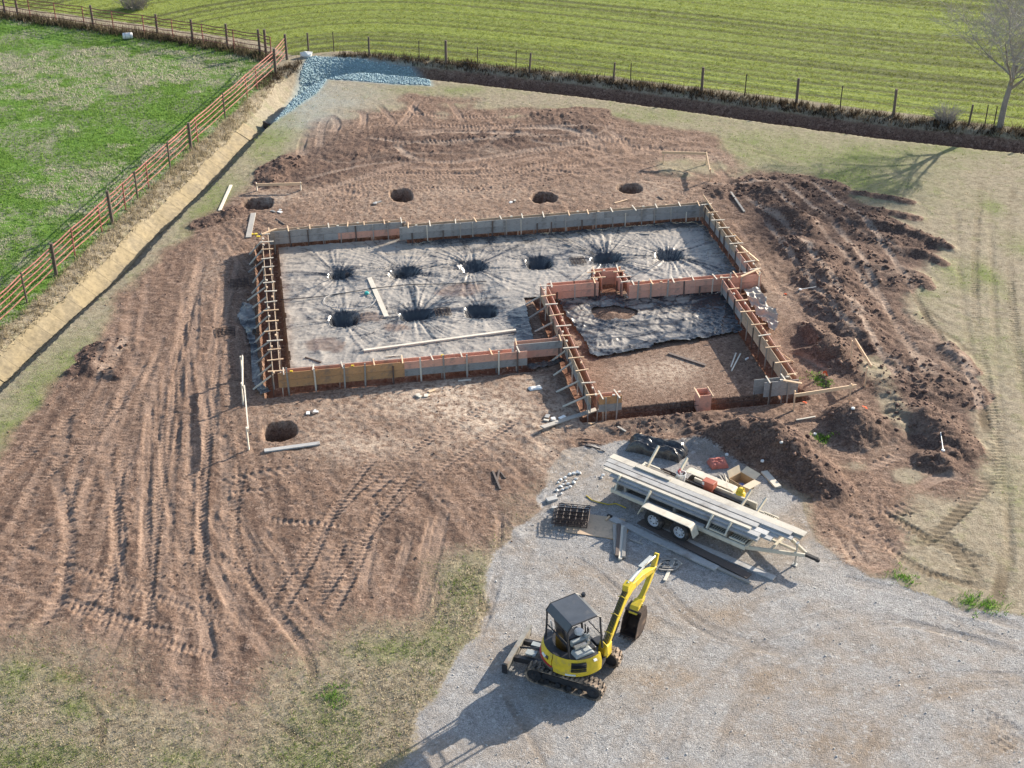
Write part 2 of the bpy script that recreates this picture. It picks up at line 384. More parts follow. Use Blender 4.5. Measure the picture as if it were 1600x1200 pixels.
for pts, kw in [
 ([(318,388),(306,450),(303,520),(299,565)], dict(w=.42,d=.07,berm=.04,tone=1)), ([(292,455),(284,520),(262,600)], dict(w=.36,d=.07,berm=.04)),
 ([(350,430),(342,500),(330,560),(326,610)], dict(w=.4,d=.05,berm=.03)), ([(233,565),(233,640),(230,720),(228,830),(226,905)], dict(w=.34,d=.1,berm=.07,tone=1)),
 ([(242,568),(245,640),(245,700)], dict(w=.2,d=.1,berm=.03)), ([(284,560),(283,620),(277,700),(272,745)], dict(w=.2,d=.13,berm=.04)),
 ([(310,560),(318,620),(323,700),(316,780),(317,850),(318,905)], dict(w=.36,d=.07,berm=.05,tone=1)), ([(258,585),(252,680),(258,760),(272,830)], dict(w=.2,d=.06,berm=.03)),
 ([(322,600),(330,650),(328,710)], dict(w=.5,d=.08,berm=.02)), ([(300,600),(296,680),(298,740),(308,800)], dict(w=.22,d=.05)),
 ([(200,580),(185,650),(165,700)], dict(w=.24,d=.07,berm=.04)), ([(180,600),(160,650),(140,720)], dict(w=.2,d=.05)),
 ([(105,640),(98,700),(88,740),(100,790),(108,850),(104,900),(85,950),(40,1000)], dict(w=.42,d=.09,berm=.05,tone=1,**LG)),
 ([(175,680),(168,720),(172,760),(182,800),(187,850),(176,895),(150,930),(105,985)], dict(w=.42,d=.08,berm=.05,tone=1,**LG)),
 ([(150,732),(130,790),(122,825),(128,842)], dict(w=.36,d=.08,berm=.05,**LG)), ([(110,655),(60,740),(35,800)], dict(w=.3,d=.06,berm=.03,**LG)),
 ([(90,800),(45,850),(5,900),(-40,950)], dict(w=.36,d=.06,**LG)), ([(120,840),(80,905),(30,960),(-20,1000)], dict(w=.36,d=.05,**LG)),
 ([(70,930),(140,950),(210,975),(280,995)], dict(w=.3,d=.07,berm=.04,lug=.02)), ([(100,1160),(160,1140),(200,1115)], dict(w=.2,d=.04)),
 ([(205,900),(195,950),(175,1010),(155,1050)], dict(w=.42,d=.05,tone=1)), ([(230,905),(235,950),(235,985)], dict(w=.34,d=.05,tone=1)),
 ([(210,905),(250,930),(300,950),(320,990),(335,1040)], dict(w=.42,d=.06,tone=1)), ([(316,900),(320,960),(328,1030),(340,1090)], dict(w=.36,d=.05,tone=1)),
 ([(300,960),(285,1000),(265,1050)], dict(w=.34,d=.04)), ([(270,830),(285,880),(300,950)], dict(w=.24,d=.04)), ([(300,800),(330,880),(370,960),(430,1040)], dict(w=.4,d=.05,tone=.9)),
 ([(322,790),(370,880),(430,960),(500,1040)], dict(w=.36,d=.06,tone=.8)), ([(350,770),(400,850),(470,940),(520,1000)], dict(w=.3,d=.05)), ([(400,820),(450,890),(490,950)], dict(w=.28,d=.05)),
 ([(330,860),(400,930),(480,1030),(490,1090)], dict(w=.3,d=.05)), ([(270,860),(330,875),(395,885),(450,893)], dict(w=.26,d=.05,lug=.02)),
 ([(400,805),(450,820),(500,822),(556,835)], dict(w=.2,d=.05,lug=.02)), ([(330,760),(380,750),(430,740),(482,731)], dict(w=.42,d=.09,berm=.05,**LG)),
 ([(328,772),(390,772),(450,764)], dict(w=.3,d=.08,berm=.05,lug=.02)), ([(560,792),(590,765),(622,735)], dict(w=.4,d=.05,**LG)),
 ([(596,793),(585,840),(572,890),(566,940)], dict(w=.38,d=.05,tone=.9)), ([(694,795),(684,850),(670,910),(655,970)], dict(w=.42,d=.06,berm=.04,tone=1)),
 ([(680,805),(668,850),(655,905)], dict(w=.3,d=.05)), ([(640,830),(630,880),(600,950)], dict(w=.3,d=.04)), ([(680,900),(682,950),(670,990)], dict(w=.22,d=.06,berm=.04)),
 ([(782,800),(780,850),(776,880)], dict(w=.22,d=.07)), ([(500,1180),(420,1130),(370,1140)], dict(w=.2,d=.05)), ([(130,1080),(160,1130),(157,1190)], dict(w=.2,d=.04)),
 # behind the building
 ([(616,221),(636,243),(670,251),(720,251),(788,241),(872,229)], dict(w=.4,d=.08,berm=.06,tone=1)), ([(623,260),(670,262),(737,262),(805,251),(872,240)], dict(w=.4,d=.08,berm=.05,tone=1)),
 ([(616,267),(653,272),(704,272),(771,270),(822,263)], dict(w=.4,d=.07,berm=.05,tone=1)), ([(474,307),(535,287),(602,264),(650,250)], dict(w=.42,d=.07,berm=.05,tone=1)),
 ([(515,299),(545,300),(582,312)], dict(w=.45,d=.07,berm=.04,**LG)), ([(704,314),(788,280),(889,243),(923,226)], dict(w=.45,d=.06,berm=.04,**LG)),
 ([(740,318),(820,285),(900,262)], dict(w=.45,d=.05,**LG)), ([(636,204),(740,200),(839,199),(889,202),(923,219),(937,250)], dict(w=.4,d=.08,berm=.06,tone=.9)),
 ([(498,233),(504,195),(516,182),(527,192),(520,210)], dict(w=.42,d=.1,berm=.07,tone=1)), ([(485,232),(470,240),(478,205)], dict(w=.4,d=.08,berm=.05)), ([(550,170),(568,178),(567,200)], dict(w=.4,d=.09,berm=.06,tone=1)),
 ([(623,200),(643,172),(656,150)], dict(w=.4,d=.08,berm=.06,tone=1)), ([(636,160),(658,180),(680,199)], dict(w=.4,d=.09,berm=.06)), ([(700,155),(712,172),(726,193)], dict(w=.38,d=.07,berm=.05,tone=.9)),
 ([(590,160),(605,178),(620,200)], dict(w=.36,d=.07,berm=.05)), ([(800,195),(815,180),(835,168)], dict(w=.4,d=.07,berm=.05,tone=.9)), ([(640,213),(700,205),(780,208),(850,213)], dict(w=.5,d=.1,berm=.08)),
 ([(908,199),(935,219),(943,242)], dict(w=.42,d=.08,berm=.05,tone=1)), ([(945,200),(975,219),(987,242)], dict(w=.42,d=.07,berm=.05,tone=1)), ([(884,206),(952,219),(1009,229),(1060,232)], dict(w=.42,d=.06,berm=.04,**LG)),
 ([(1036,219),(1080,214),(1116,206)], dict(w=.42,d=.07,berm=.05,tone=1)), ([(990,236),(1060,230),(1138,233)], dict(w=.42,d=.07,berm=.05,tone=1)), ([(950,250),(1000,238),(1030,240)], dict(w=.4,d=.06,berm=.04,tone=1)),
 ([(880,265),(930,248),(975,240)], dict(w=.4,d=.06,berm=.04,tone=1)), ([(1105,240),(1120,262),(1140,285)], dict(w=.5,d=.09,berm=.05)), ([(1120,215),(1160,222),(1230,245)], dict(w=.3,d=.04,berm=.02,tone=.3)),
 ([(1150,232),(1200,240),(1262,265)], dict(w=.3,d=.04,berm=.02,tone=.3)),
 # right-hand side
 ([(1350,738),(1385,720),(1418,707)], dict(w=.42,d=.06,berm=.05,tone=1,**LG)), ([(1421,772),(1462,748),(1490,744),(1520,750)], dict(w=.46,d=.08,berm=.07,tone=1)),
 ([(1425,862),(1474,826),(1510,790),(1538,760),(1545,735)], dict(w=.46,d=.07,berm=.06,tone=1,**LG)), ([(1459,845),(1500,862),(1549,901)], dict(w=.6,d=.05,berm=.03,kind='chev',lug=.035,pitch=.26)),
 ([(1455,815),(1500,870),(1535,930)], dict(w=.5,d=.04,kind='chev',lug=.03,pitch=.26)), ([(1316,837),(1330,862),(1352,892)], dict(w=.5,d=.16,berm=.09)), ([(1387,837),(1400,858),(1418,876)], dict(w=.45,d=.17,berm=.09)),
 ([(1352,820),(1362,845),(1380,872)], dict(w=.8,d=.03,kind='bar',lug=.05,pitch=.3)), ([(1350,785),(1390,800),(1440,790)], dict(w=.6,d=.05,lug=.045,pitch=.28)), ([(1300,800),(1335,815),(1370,820)], dict(w=.5,d=.08,berm=.05,lug=.03)),
 ([(1380,730),(1390,755),(1400,770)], dict(w=.3,d=.05,berm=.03)), ([(1340,900),(1380,885),(1405,872)], dict(w=.4,d=.05,tone=1)),
 ([(1548,290),(1551,400),(1554,470),(1562,600),(1570,700),(1577,830),(1575,930)], dict(w=.26,d=.05,berm=.02,tone=.25)), ([(1495,320),(1498,400),(1508,480),(1514,520),(1530,590)], dict(w=.26,d=.05,berm=.02,tone=.25)),
 ([(1400,470),(1430,510),(1452,540)], dict(w=.2,d=.05,berm=.02,tone=.3)), ([(1432,460),(1450,500),(1462,530)], dict(w=.2,d=.05,berm=.02,tone=.3)), ([(1540,570),(1556,650),(1572,760),(1580,900)], dict(w=.28,d=.05,berm=.02,tone=.4)),
 ([(1580,500),(1598,590),(1612,700)], dict(w=.28,d=.04,berm=.02,tone=.3)), ([(1575,850),(1560,930),(1550,955)], dict(w=.4,d=.05,tone=.8)), ([(1500,540),(1530,620),(1545,680)], dict(w=.4,d=.08,berm=.05,tone=.9)),
 # yard
 ([(782,1075),(800,1110),(830,1160),(850,1200),(880,1260)], dict(w=.2,d=.05,berm=.02,tone=.8)), ([(790,1060),(815,1110),(845,1180)], dict(w=.14,d=.04,tone=.8)), ([(745,1010),(768,940),(785,880)], dict(w=.3,d=.07,berm=.05,tone=.7)),
 ([(1300,905),(1400,925),(1520,962),(1620,985)], dict(w=.4,d=.04,berm=.04,tone=.6)), ([(1420,935),(1500,975),(1600,1010)], dict(w=.3,d=.03,berm=.03,tone=.6)), ([(1520,1110),(1560,1130),(1620,1170)], dict(w=.5,d=.05,berm=.03,tone=.7,lug=.03)),
 ([(1530,1180),(1580,1160),(1620,1150)], dict(w=.4,d=.04,berm=.03,tone=.7,lug=.03)), ([(1010,900),(1100,985),(1250,1030)], dict(w=.5,d=.03,berm=.02,tone=.8)), ([(860,770),(850,800),(815,830)], dict(w=.3,d=.05,berm=.04,tone=.6)),
 ]: rut(pts, **kw)
for pts in [[(1040,1200),(1100,1080),(1200,1000),(1330,960),(1480,990),(1620,1030)],[(940,1200),(1040,1060),(1160,960),(1260,920)],[(1250,1220),(1330,1110),(1450,1060),(1620,1060)],[(880,870),(930,900),(1000,960),(1100,1010)]]:
    for dx_ in (0, 62): rut([(u+dx_, v+dx_*.25) for u, v in pts], w=.34, d=.025, berm=.015, tone=.55)
# faint scraper streaks fanning over the left apron and behind
for k in range(70):
    u0 = random.uniform(170, 400); v0 = random.uniform(420, 900); f = (u0-300)/220
    L = random.uniform(60, 190); u1 = u0+L*(f*.35+random.uniform(-.12, .12)+.28*(v0 > 760)*random.random()*2); v1 = v0+L
    if v1 > 1060 or (u0 > 395 and v0 < 700): continue
    rut([(u0, v0), ((u0+u1)/2+random.uniform(-4, 4), (v0+v1)/2), (u1, v1)], w=random.uniform(.12, .3), d=random.uniform(.02, .05), berm=random.uniform(.01, .03), tone=random.uniform(.2, .8))
for k in range(34):
    u0 = random.uniform(330, 780); v0 = random.uniform(760, 960); L = random.uniform(50, 130); s = random.choice((-1, 1))*random.uniform(.2, .9)
    rut([(u0, v0), (u0+L*s*.5+random.uniform(-6, 6), v0+L*.5), (u0+L*s, v0+L)], w=random.uniform(.14, .32), d=random.uniform(.015, .035), berm=.015, tone=random.uniform(.2, .6), lug=random.choice((0, 0, .015)))
for k in range(30):
    u0 = random.uniform(480, 1060); v0 = random.uniform(205, 290); L = random.uniform(60, 200)
    rut([(u0, v0), (u0+L*.5, v0+random.uniform(-12, 12)), (u0+L, v0+random.uniform(-18, 14))], w=random.uniform(.2, .4), d=random.uniform(.03, .06), berm=random.uniform(.02, .05), tone=random.uniform(.2, .9), lug=random.choice((0, 0, .02)))
for k in range(26):
    u0 = random.uniform(1150, 1480); v0 = random.uniform(330, 640); L = random.uniform(40, 110)
    rut([(u0, v0), (u0+L*.5, v0+L*.33+random.uniform(-6, 6)), (u0+L, v0+L*.75)], w=random.uniform(.15, .3), d=random.uniform(.03, .07), berm=random.uniform(.02, .05), tone=random.uniform(.1, .7))

def pair(pts, gauge=1.45, **kw):
    P = smooth_line(GP(pts)); d = np.gradient(P, axis=0); n = np.stack([-d[:,1], d[:,0]], -1); n /= np.linalg.norm(n, axis=1)[:,None]+1e-9
    for s in (-1, 1): rut((P+n*s*gauge/2)[::3], raw=True, **kw)
TY = dict(w=.3, d=.05, berm=.035, lug=.03, pitch=.2, tone=.85)
for pts in [[(345,400),(318,520),(300,640),(285,760),(275,900),(262,1010)],[(230,520),(180,640),(150,760),(140,880),(120,1000)],
            [(350,720),(330,820),(350,910),(400,1000)],[(620,720),(560,800),(520,890),(470,980)],[(800,640),(700,700),(600,770),(520,860),(450,960)],
            [(-20,860),(60,900),(170,940),(290,985),(380,1010)],[(20,760),(90,700),(150,640),(200,560)],
            [(480,290),(600,262),(720,262),(840,248),(940,222),(1040,225),(1130,232)],[(470,320),(560,300),(660,285),(780,285),(900,265),(1010,250)],[(620,215),(720,212),(830,205),(930,205),(1010,215)],[(560,190),(640,185),(740,190),(820,185)],
            [(1180,300),(1250,350),(1310,420),(1370,500),(1440,600)],[(1230,280),(1310,330),(1370,400),(1420,490),(1480,590)],[(1170,340),(1210,400),(1260,470),(1320,540)],[(1330,800),(1400,840),(1470,880),(1560,900)],[(1300,780),(1340,840),(1380,890)],[(1560,280),(1552,400),(1560,520),(1585,640),(1600,780)]]:
    kw = dict(TY); kw['tone'] = .25 if pts[0][0] > 1500 else .85; kw['d'] = .03 if pts[0][0] > 1500 else .055
    pair(pts, 1.45, **kw)
cx_, cy_ = G(300,300); th_ = np.arctan2(XG-cx_, YG-cy_); rr2 = np.hypot(XG-cx_, YG-cy_)
apron = m_soil*(YG < 60)*(XG < 4)*sstep(.1, 1.2, np.hypot(np.maximum(-XG-9.5, 0), np.maximum(43.5-YG, 0)))*(1-TR*.5)
SCR = (vn(th_*70, rr2*.35, 401)-.5)*.032+(vn(th_*160, rr2*.6, 402)-.5)*.02
msk_ = sstep(.45, .62, vn(XG*.35, YG*.35, 403)); Z += np.where(near, apron*SCR*(.25+.9*msk_), 0)
APR = apron*msk_
STRK = .5+np.where(near, m_soil*(YG < 60)*(XG < 4)*(.35+.65*msk_)*((vn(th_*120, rr2*.25, 404)-.5)*.9+(vn(th_*230, rr2*.5, 405)-.5)*.7), 0)
# ---- pale compacted / dusty patches (px ellipse)
def blot(arr, u, v, ru, rv, a=1.):
    x0, y0 = G(u, v); rx = abs(G(u+ru, v)[0]-x0); ry = abs(G(u, v-rv)[1]-y0)
    i0, i1 = np.searchsorted(YL, [y0-2.2*ry, y0+2.2*ry]); j0, j1 = np.searchsorted(XL, [x0-2.2*rx, x0+2.2*rx]); sl = np.s_[i0:i1, j0:j1]
    q = ((XG[sl]-x0)/rx)**2+((YG[sl]-y0)/ry)**2
    arr[sl] += a*np.exp(-q*1.2)*(1+1.6*fbm(XG[sl], YG[sl], .9, int(u+v), 3))
for a in [(690,635,75,28,1.2),(770,655,75,28,1.2),(730,610,110,24,.5),(600,560,60,30,.5),(560,700,90,30,.5),(900,640,60,20,.6),(830,600,30,18,.5),(640,600,120,40,.35),(500,650,110,50,.4),(1010,590,60,20,.9),(1060,570,60,22,.5),(740,700,140,30,.35),(570,300,100,30,.25),(760,300,160,25,.35),
          (440,305,60,15,.6),(1010,300,80,30,.4),(650,340,200,20,.3),(1400,425,40,12,1.),(1210,450,60,50,.25),(980,670,120,12,.5),(330,420,30,60,.3),(850,700,30,50,.4),(1330,690,100,30,.2),(1470,560,40,60,.35),(1330,870,80,30,.5),(1020,1070,90,35,.8),(1230,1060,120,40,.8),(1330,1150,110,50,.9),(1120,960,80,20,.6),(880,900,50,40,.5),(760,970,20,60,.6),(1480,1080,110,25,.6),(960,880,60,20,.5),(1180,1150,100,30,.5),(1560,1160,60,40,.9),(1010,990,60,25,.5),(930,740,60,20,.5),(1240,830,30,30,.6),(770,235,30,8,.7),(1090,250,60,14,.5)]: blot(PALE, *a)
PALE = np.clip(PALE, 0, 1)
TURF = np.zeros_like(Z)
for a in [(1065,262,45,16,1.),(1120,262,25,14,.8),(545,178,30,10,.7),(600,165,40,10,.8),(740,165,60,8,.7),(690,180,20,8,.6),(800,180,30,6,.6),(1375,575,35,22,.9),(1395,640,25,40,.8),(1420,745,35,16,.9),(1330,730,40,12,.5),(730,930,30,50,.5)]: blot(TURF, *a)
m_soil = np.clip(m_soil-1.1*np.clip(TURF, 0, 1)*(1-.8*TR), 0, 1)
GREEN = np.zeros_like(Z)
for a in [(1300,255,220,40,.22),(1450,300,150,40,.15),(1330,280,90,26,.8),(1180,225,170,28,.5),(1000,180,180,18,.5),(700,140,120,10,.5),(1380,240,150,20,.5),(1560,225,120,14,.6),(240,470,60,60,.8),(100,600,70,70,.9),(330,330,40,60,.9),(20,690,60,60,.8),(425,215,40,40,.9),
          (30,1060,40,40,.8),(110,1060,30,14,1.),(130,1110,40,20,.8),(60,1190,80,30,.9),(200,1090,30,20,.5),(520,1090,24,12,.7),(510,1130,60,30,.4),(600,1020,60,20,.5),(690,1010,50,40,.35),(720,920,50,40,.3),(480,1190,80,30,.6),(300,1190,60,20,.4),
          (1495,425,30,25,.55),(1548,430,22,30,.8),(1550,320,20,14,.6),(1600,380,40,20,.5),(1410,905,14,8,1.),(1515,943,14,6,1.2),(1550,948,14,6,1.2),(1283,595,16,6,1.2),(1270,585,16,8,.8),(1285,687,10,8,1.2),(1560,540,60,40,.35),(1580,760,40,60,.25),(1440,450,40,30,.3),(700,165,60,8,.3)]: blot(GREEN, *a)
GREEN = np.clip(GREEN, 0, 1)

PIERS = [(530,430),(632,427),(738,418),(841,412),(946,405),(1045,400),(537,500),(649,493),(751,488)]
# ---- dug pier holes outside, trench under the forms
BXg, BYg = W2B(XG, YG)
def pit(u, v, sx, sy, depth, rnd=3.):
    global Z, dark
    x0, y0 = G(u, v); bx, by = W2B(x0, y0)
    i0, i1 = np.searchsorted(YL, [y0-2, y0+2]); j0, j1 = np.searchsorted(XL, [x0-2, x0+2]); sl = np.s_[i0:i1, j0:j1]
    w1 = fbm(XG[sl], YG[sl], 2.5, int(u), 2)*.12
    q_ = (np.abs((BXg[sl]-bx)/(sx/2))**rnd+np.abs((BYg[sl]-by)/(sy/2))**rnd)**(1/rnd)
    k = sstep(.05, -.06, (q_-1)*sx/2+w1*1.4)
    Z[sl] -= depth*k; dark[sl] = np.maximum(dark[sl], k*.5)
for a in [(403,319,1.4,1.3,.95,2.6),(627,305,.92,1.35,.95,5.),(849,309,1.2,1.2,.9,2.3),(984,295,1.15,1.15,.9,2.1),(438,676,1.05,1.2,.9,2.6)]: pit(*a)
inpad = (BXg > -1.5) & (BXg < 21.5) & (BYg > -5) & (BYg < 13.8)
bfl = np.zeros_like(Z)
def flat(x0, y0, x1, y1, w=.5):
    return sstep(-w, .0, np.minimum(np.minimum(BXg-x0, x1-BXg), np.minimum(BYg-y0, y1-BYg)))
bfl = np.maximum(np.maximum(flat(-.3,-.3,20.4,12.8), flat(10.7,-4.1,18.9,5.)), bfl)
fine = np.zeros_like(Z)
# broad micro relief, by ground kind
amp = .012+.034*m_soil*(1-.5*PALE)+.075*rough+.012*(1-m_soil)*(1-m_grav)+.004*m_grav
amp *= (1-.55*TR)
n_lump = fbm(XG, YG, 2.6, 41, 4, .62)
n_clod = .45*(ridge(XG, YG, 3.8, 51, 2)-.5)+.75*(vn(XG*6.1, YG*6.1, 53)-.5)*sstep(.35, .6, vn(XG*.8, YG*.8, 54))+.35*(vn(XG*9.5, YG*9.5, 55)-.5)
fine = amp*(2.2*n_lump)+(rough*.08+.05*m_soil*(1-.6*PALE))*n_clod*(1-.85*TR)
fine += m_soil*(.03)*fbm(XG, YG, .9, 61, 2)
fine += m_grav*.05*fbm(XG, YG, .5, 62, 3)
fine += m_past*.05*fbm(XG, YG, 1.6, 63, 3)+m_field*.016*np.sin(2*np.pi*sdd/.95+1.2*fbm(XG, YG, .3, 64, 2))*sstep(1.5, 4, sdd)
Z += np.where(near, fine, 0)
Z0 = Z.copy()
Z = Z*(1-bfl)+bfl*(.02*fbm(XG, YG, 1.1, 65, 3)+.012*n_lump)
def trench(x0, y0, x1, y1, w, depth):
    global Z
    L = math.hypot(x1-x0, y1-y0); ux, uy = (x1-x0)/L, (y1-y0)/L
    s = (BXg-x0)*ux+(BYg-y0)*uy; t = np.abs(-(BXg-x0)*uy+(BYg-y0)*ux)+TWOB
    k = sstep(w/2+.06, w/2-.06, t)*sstep(-.35, -.25, s)*sstep(-.35, -.25, L-s)
    Z = np.minimum(Z, np.where(k > .001, -depth*k+.02*n_lump, 9))
    return k
ft = np.zeros_like(Z); TWOB = .1*fbm(XG, YG, 1.7, 71, 3)
for a in [(0.1,0,.1,12.5,.95,.3),(.1,12.56,6.4,12.56,.6,.22),(6.2,12,20,12,.6,.22),(20,4.7,20,12,.62,.22),(11.1,5.2,13.4,5.2,.55,.22),(14.4,4.7,20,4.7,.55,.22),(13.4,6.05,14.4,6.05,.8,.2),
          (11.1,-3.6,11.1,5.2,.75,.26),(18.52,-3.8,18.52,4.6,.72,.3),(0,.14,9.4,.14,.6,.24),(9,.68,11,.68,.6,.24),(10.9,-3.72,18.7,-3.72,.62,.48)]: ft = np.maximum(ft, trench(*a))
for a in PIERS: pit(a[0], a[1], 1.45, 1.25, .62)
# scoured dip beyond the left wall and at the notch
Z -= .12*np.exp(-((BXg+.45)/.5)**2)*sstep(-.6,.4,BYg)*sstep(13,12,BYg)
m_red = ft
# mound under the torn sheet in the small room
bx, by = W2B(*G(955,493)); q = np.hypot((BXg-bx)/.75, (BYg-by)/.6)
Z += .14*np.clip(1-q, 0, 1)*(1+.8*n_lump); dark = np.maximum(dark, .55*np.clip(1.3-q, 0, 1)); rough = np.maximum(rough, np.clip(1.2-q, 0, 1)*.6)
dark = np.clip(dark+1.2*m_ditch*back, 0, 1)  # back ditch soil colour darkened to carry the shade of its bank

from bisect import bisect_right
def gz(x, y):
    """ground level by bilinear look-up"""
    j = min(max(int(np.searchsorted(XL, x))-1, 0), len(XL)-2); i = min(max(int(np.searchsorted(YL, y))-1, 0), len(YL)-2)
    a = (x-XL[j])/(XL[j+1]-XL[j]); b = (y-YL[i])/(YL[i+1]-YL[i])
    return float((Z[i,j]*(1-a)+Z[i,j+1]*a)*(1-b)+(Z[i+1,j]*(1-a)+Z[i+1,j+1]*a)*b)
def gzv(x, y, A=None):
    A = Z if A is None else A
    j = np.clip(np.searchsorted(XL, x)-1, 0, len(XL)-2); i = np.clip(np.searchsorted(YL, y)-1, 0, len(YL)-2)
    a = (x-XL[j])/(XL[j+1]-XL[j]); b = (y-YL[i])/(YL[i+1]-YL[i])
    return (A[i,j]*(1-a)+A[i,j+1]*a)*(1-b)+(A[i+1,j]*(1-a)+A[i+1,j+1]*a)*b
P_RIP = GP([(413,186),(440,150),(470,108),(482,91),(560,90),(640,97),(668,107),(674,133),(620,131),(560,126),(512,123),(492,148),(430,190)])
RIP = np.clip(.5+(poly_sd(XG, YG, P_RIP)+wob*.15)/.5, 0, 1)
SPILL = np.zeros_like(Z)
for a in [(480,170,60,40,.8),(540,150,60,22,.6)]: blot(SPILL, *a)

# ---------------------------------------------------------------- ground material
def ground_mat():
    m, nt, b = new_mat('ground')
    L = nt.links
    geo = NN(nt, 'ShaderNodeNewGeometry'); P = geo.outputs['Position']
    def at(name):
        a = NN(nt, 'ShaderNodeAttribute'); a.attribute_name = name; s = NN(nt, 'ShaderNodeSeparateColor'); L.new(a.outputs['Color'], s.inputs[0])
        return s.outputs[0], s.outputs[1], s.outputs[2], a.outputs['Alpha']
    soil, grav, past, field = at('mA'); green, pale, drk, trk = at('mB'); row, rip, red, spill = at('mC')
    n03 = noise(nt, P, .35, 3, .6); n1 = noise(nt, P, 1.3, 3, .65); n4 = noise(nt, P, 5, 3, .7); n14 = noise(nt, P, 15, 2, .7); n45 = noise(nt, P, 42, 2, .65)
    fine = mth(nt, 'ADD', mth(nt, 'MULTIPLY', n14, .5), mth(nt, 'MULTIPLY', n45, .5))
    # dry turf
    dry = mixc(nt, mrange(nt, n4, .3, .7), (.25,.205,.145), (.41,.355,.26))
    dry = mixc(nt, mrange(nt, fine, .35, .68), mixc(nt, .45, dry, (.12,.095,.065)), dry)
    gf = mth(nt, 'MULTIPLY', green, mrange(nt, n14, .25, .6))
    gf2 = mth(nt, 'ADD', gf, mth(nt, 'MULTIPLY', mrange(nt, n1, .5, .72), .28), clamp=True)
    grn = mixc(nt, mrange(nt, n14, .3, .7), (.10,.135,.035), (.20,.245,.07))
    dry = mixc(nt, gf2, dry, grn)
    dry = mixc(nt, mth(nt, 'MULTIPLY', trk, 1., clamp=True), dry, (.15,.115,.075))
    # soil
    so = mixc(nt, mrange(nt, n1, .3, .7), (.20,.123,.085), (.30,.196,.143))
    so = mixc(nt, mrange(nt, n4, .35, .7, 0, .55), so, (.31,.215,.16))
    so = mixc(nt, mrange(nt, fine, .38, .6), mixc(nt, .7, so, (.06,.037,.028)), so)
    so = mixc(nt, mth(nt, 'MULTIPLY', mrange(nt, noise(nt, P, 8, 3, .75), .54, .64, 0, .75), mth(nt, 'SUBTRACT', 1., trk)), so, (.055,.034,.027))
    so = mixc(nt, mrange(nt, row, .5, .85, 0, .42), so, (.33,.23,.172)); so = mixc(nt, mrange(nt, row, .5, .2, 0, .6), so, (.085,.052,.04))
    so = mixc(nt, mrange(nt, n45, .56, .66, 0, .6), so, (.05,.032,.025)); so = mixc(nt, mrange(nt, n45, .42, .34, 0, .5), so, (.36,.27,.21))
    so = mixc(nt, mth(nt, 'MULTIPLY', pale, mrange(nt, n4, .3, .65)), so, (.56,.45,.35))
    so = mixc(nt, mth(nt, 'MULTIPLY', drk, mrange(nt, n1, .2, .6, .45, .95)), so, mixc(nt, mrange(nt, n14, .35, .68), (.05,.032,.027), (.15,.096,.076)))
    so = mixc(nt, mth(nt, 'MULTIPLY', trk, mrange(nt, n4, .2, .7, .5, .9)), so, mixc(nt, mth(nt, 'MULTIPLY', drk, .9), mixc(nt, mrange(nt, n14, .3, .7), (.26,.175,.128), (.38,.275,.21)), (.44,.345,.275)))
    so = mixc(nt, mth(nt, 'MULTIPLY', red, .75), so, (.17,.07,.04))
    wv = NN(nt, 'ShaderNodeVectorMath', operation='MULTIPLY_ADD'); wn_ = NN(nt, 'ShaderNodeTexNoise', Scale=11., Detail=1.); L.new(P, wn_.inputs['Vector'])
    L.new(wn_.outputs['Color'], wv.inputs[0]); wv.inputs[1].default_value = (.09,.09,.09); L.new(P, wv.inputs[2])
    crumb = None
    for sc_, wt in ((8.5,.55),(17.,.45)):
        v3 = NN(nt, 'ShaderNodeTexVoronoi', Scale=sc_); L.new(wv.outputs[0], v3.inputs['Vector']); s3 = NN(nt, 'ShaderNodeSeparateColor'); L.new(v3.outputs['Color'], s3.inputs[0])
        q3 = mth(nt, 'MULTIPLY', s3.outputs[0], wt); crumb = q3 if crumb is None else mth(nt, 'ADD', crumb, q3)
    ck = mth(nt, 'MULTIPLY', mrange(nt, n1, .3, .6, .25, 1.), mth(nt, 'SUBTRACT', 1., mth(nt, 'MULTIPLY', mth(nt, 'MAXIMUM', trk, pale), .7)))
    ck2 = mth(nt, 'MULTIPLY', ck, mth(nt, 'SUBTRACT', 1., mth(nt, 'MULTIPLY', drk, .65)))
    so = mixc(nt, mth(nt, 'MULTIPLY', mrange(nt, crumb, .42, .14, 0, .8), ck), so, (.075,.046,.035)); so = mixc(nt, mth(nt, 'MULTIPLY', mrange(nt, crumb, .66, .92, 0, .65), ck2), so, (.40,.29,.22))
    # gravel
    vo = NN(nt, 'ShaderNodeTexVoronoi', Scale=44.); L.new(P, vo.inputs['Vector'])
    sc = NN(nt, 'ShaderNodeSeparateColor'); L.new(vo.outputs['Color'], sc.inputs[0])
    vo2 = NN(nt, 'ShaderNodeTexVoronoi', Scale=105.); L.new(P, vo2.inputs['Vector'])
    sc2 = NN(nt, 'ShaderNodeSeparateColor'); L.new(vo2.outputs['Color'], sc2.inputs[0])
    gtone = mth(nt, 'ADD', mth(nt, 'MULTIPLY', sc.outputs[0], .45), mth(nt, 'MULTIPLY', sc2.outputs[1], .55))
    gr = mixc(nt, mrange(nt, gtone, .12, .9, smooth=False), (.16,.156,.152), (.50,.485,.47))
    gb = mth(nt, 'ADD', mrange(nt, mth(nt, 'ADD', mth(nt, 'MULTIPLY', n03, .7), mth(nt, 'MULTIPLY', n1, .3)), .44, .62, 0, .6), mth(nt, 'MULTIPLY', pale, mrange(nt, n4, .25, .65, .2, .8)), clamp=True)
    gr = mixc(nt, gb, gr, mixc(nt, mrange(nt, n45, .3, .7), (.22,.175,.135), (.36,.295,.235)))
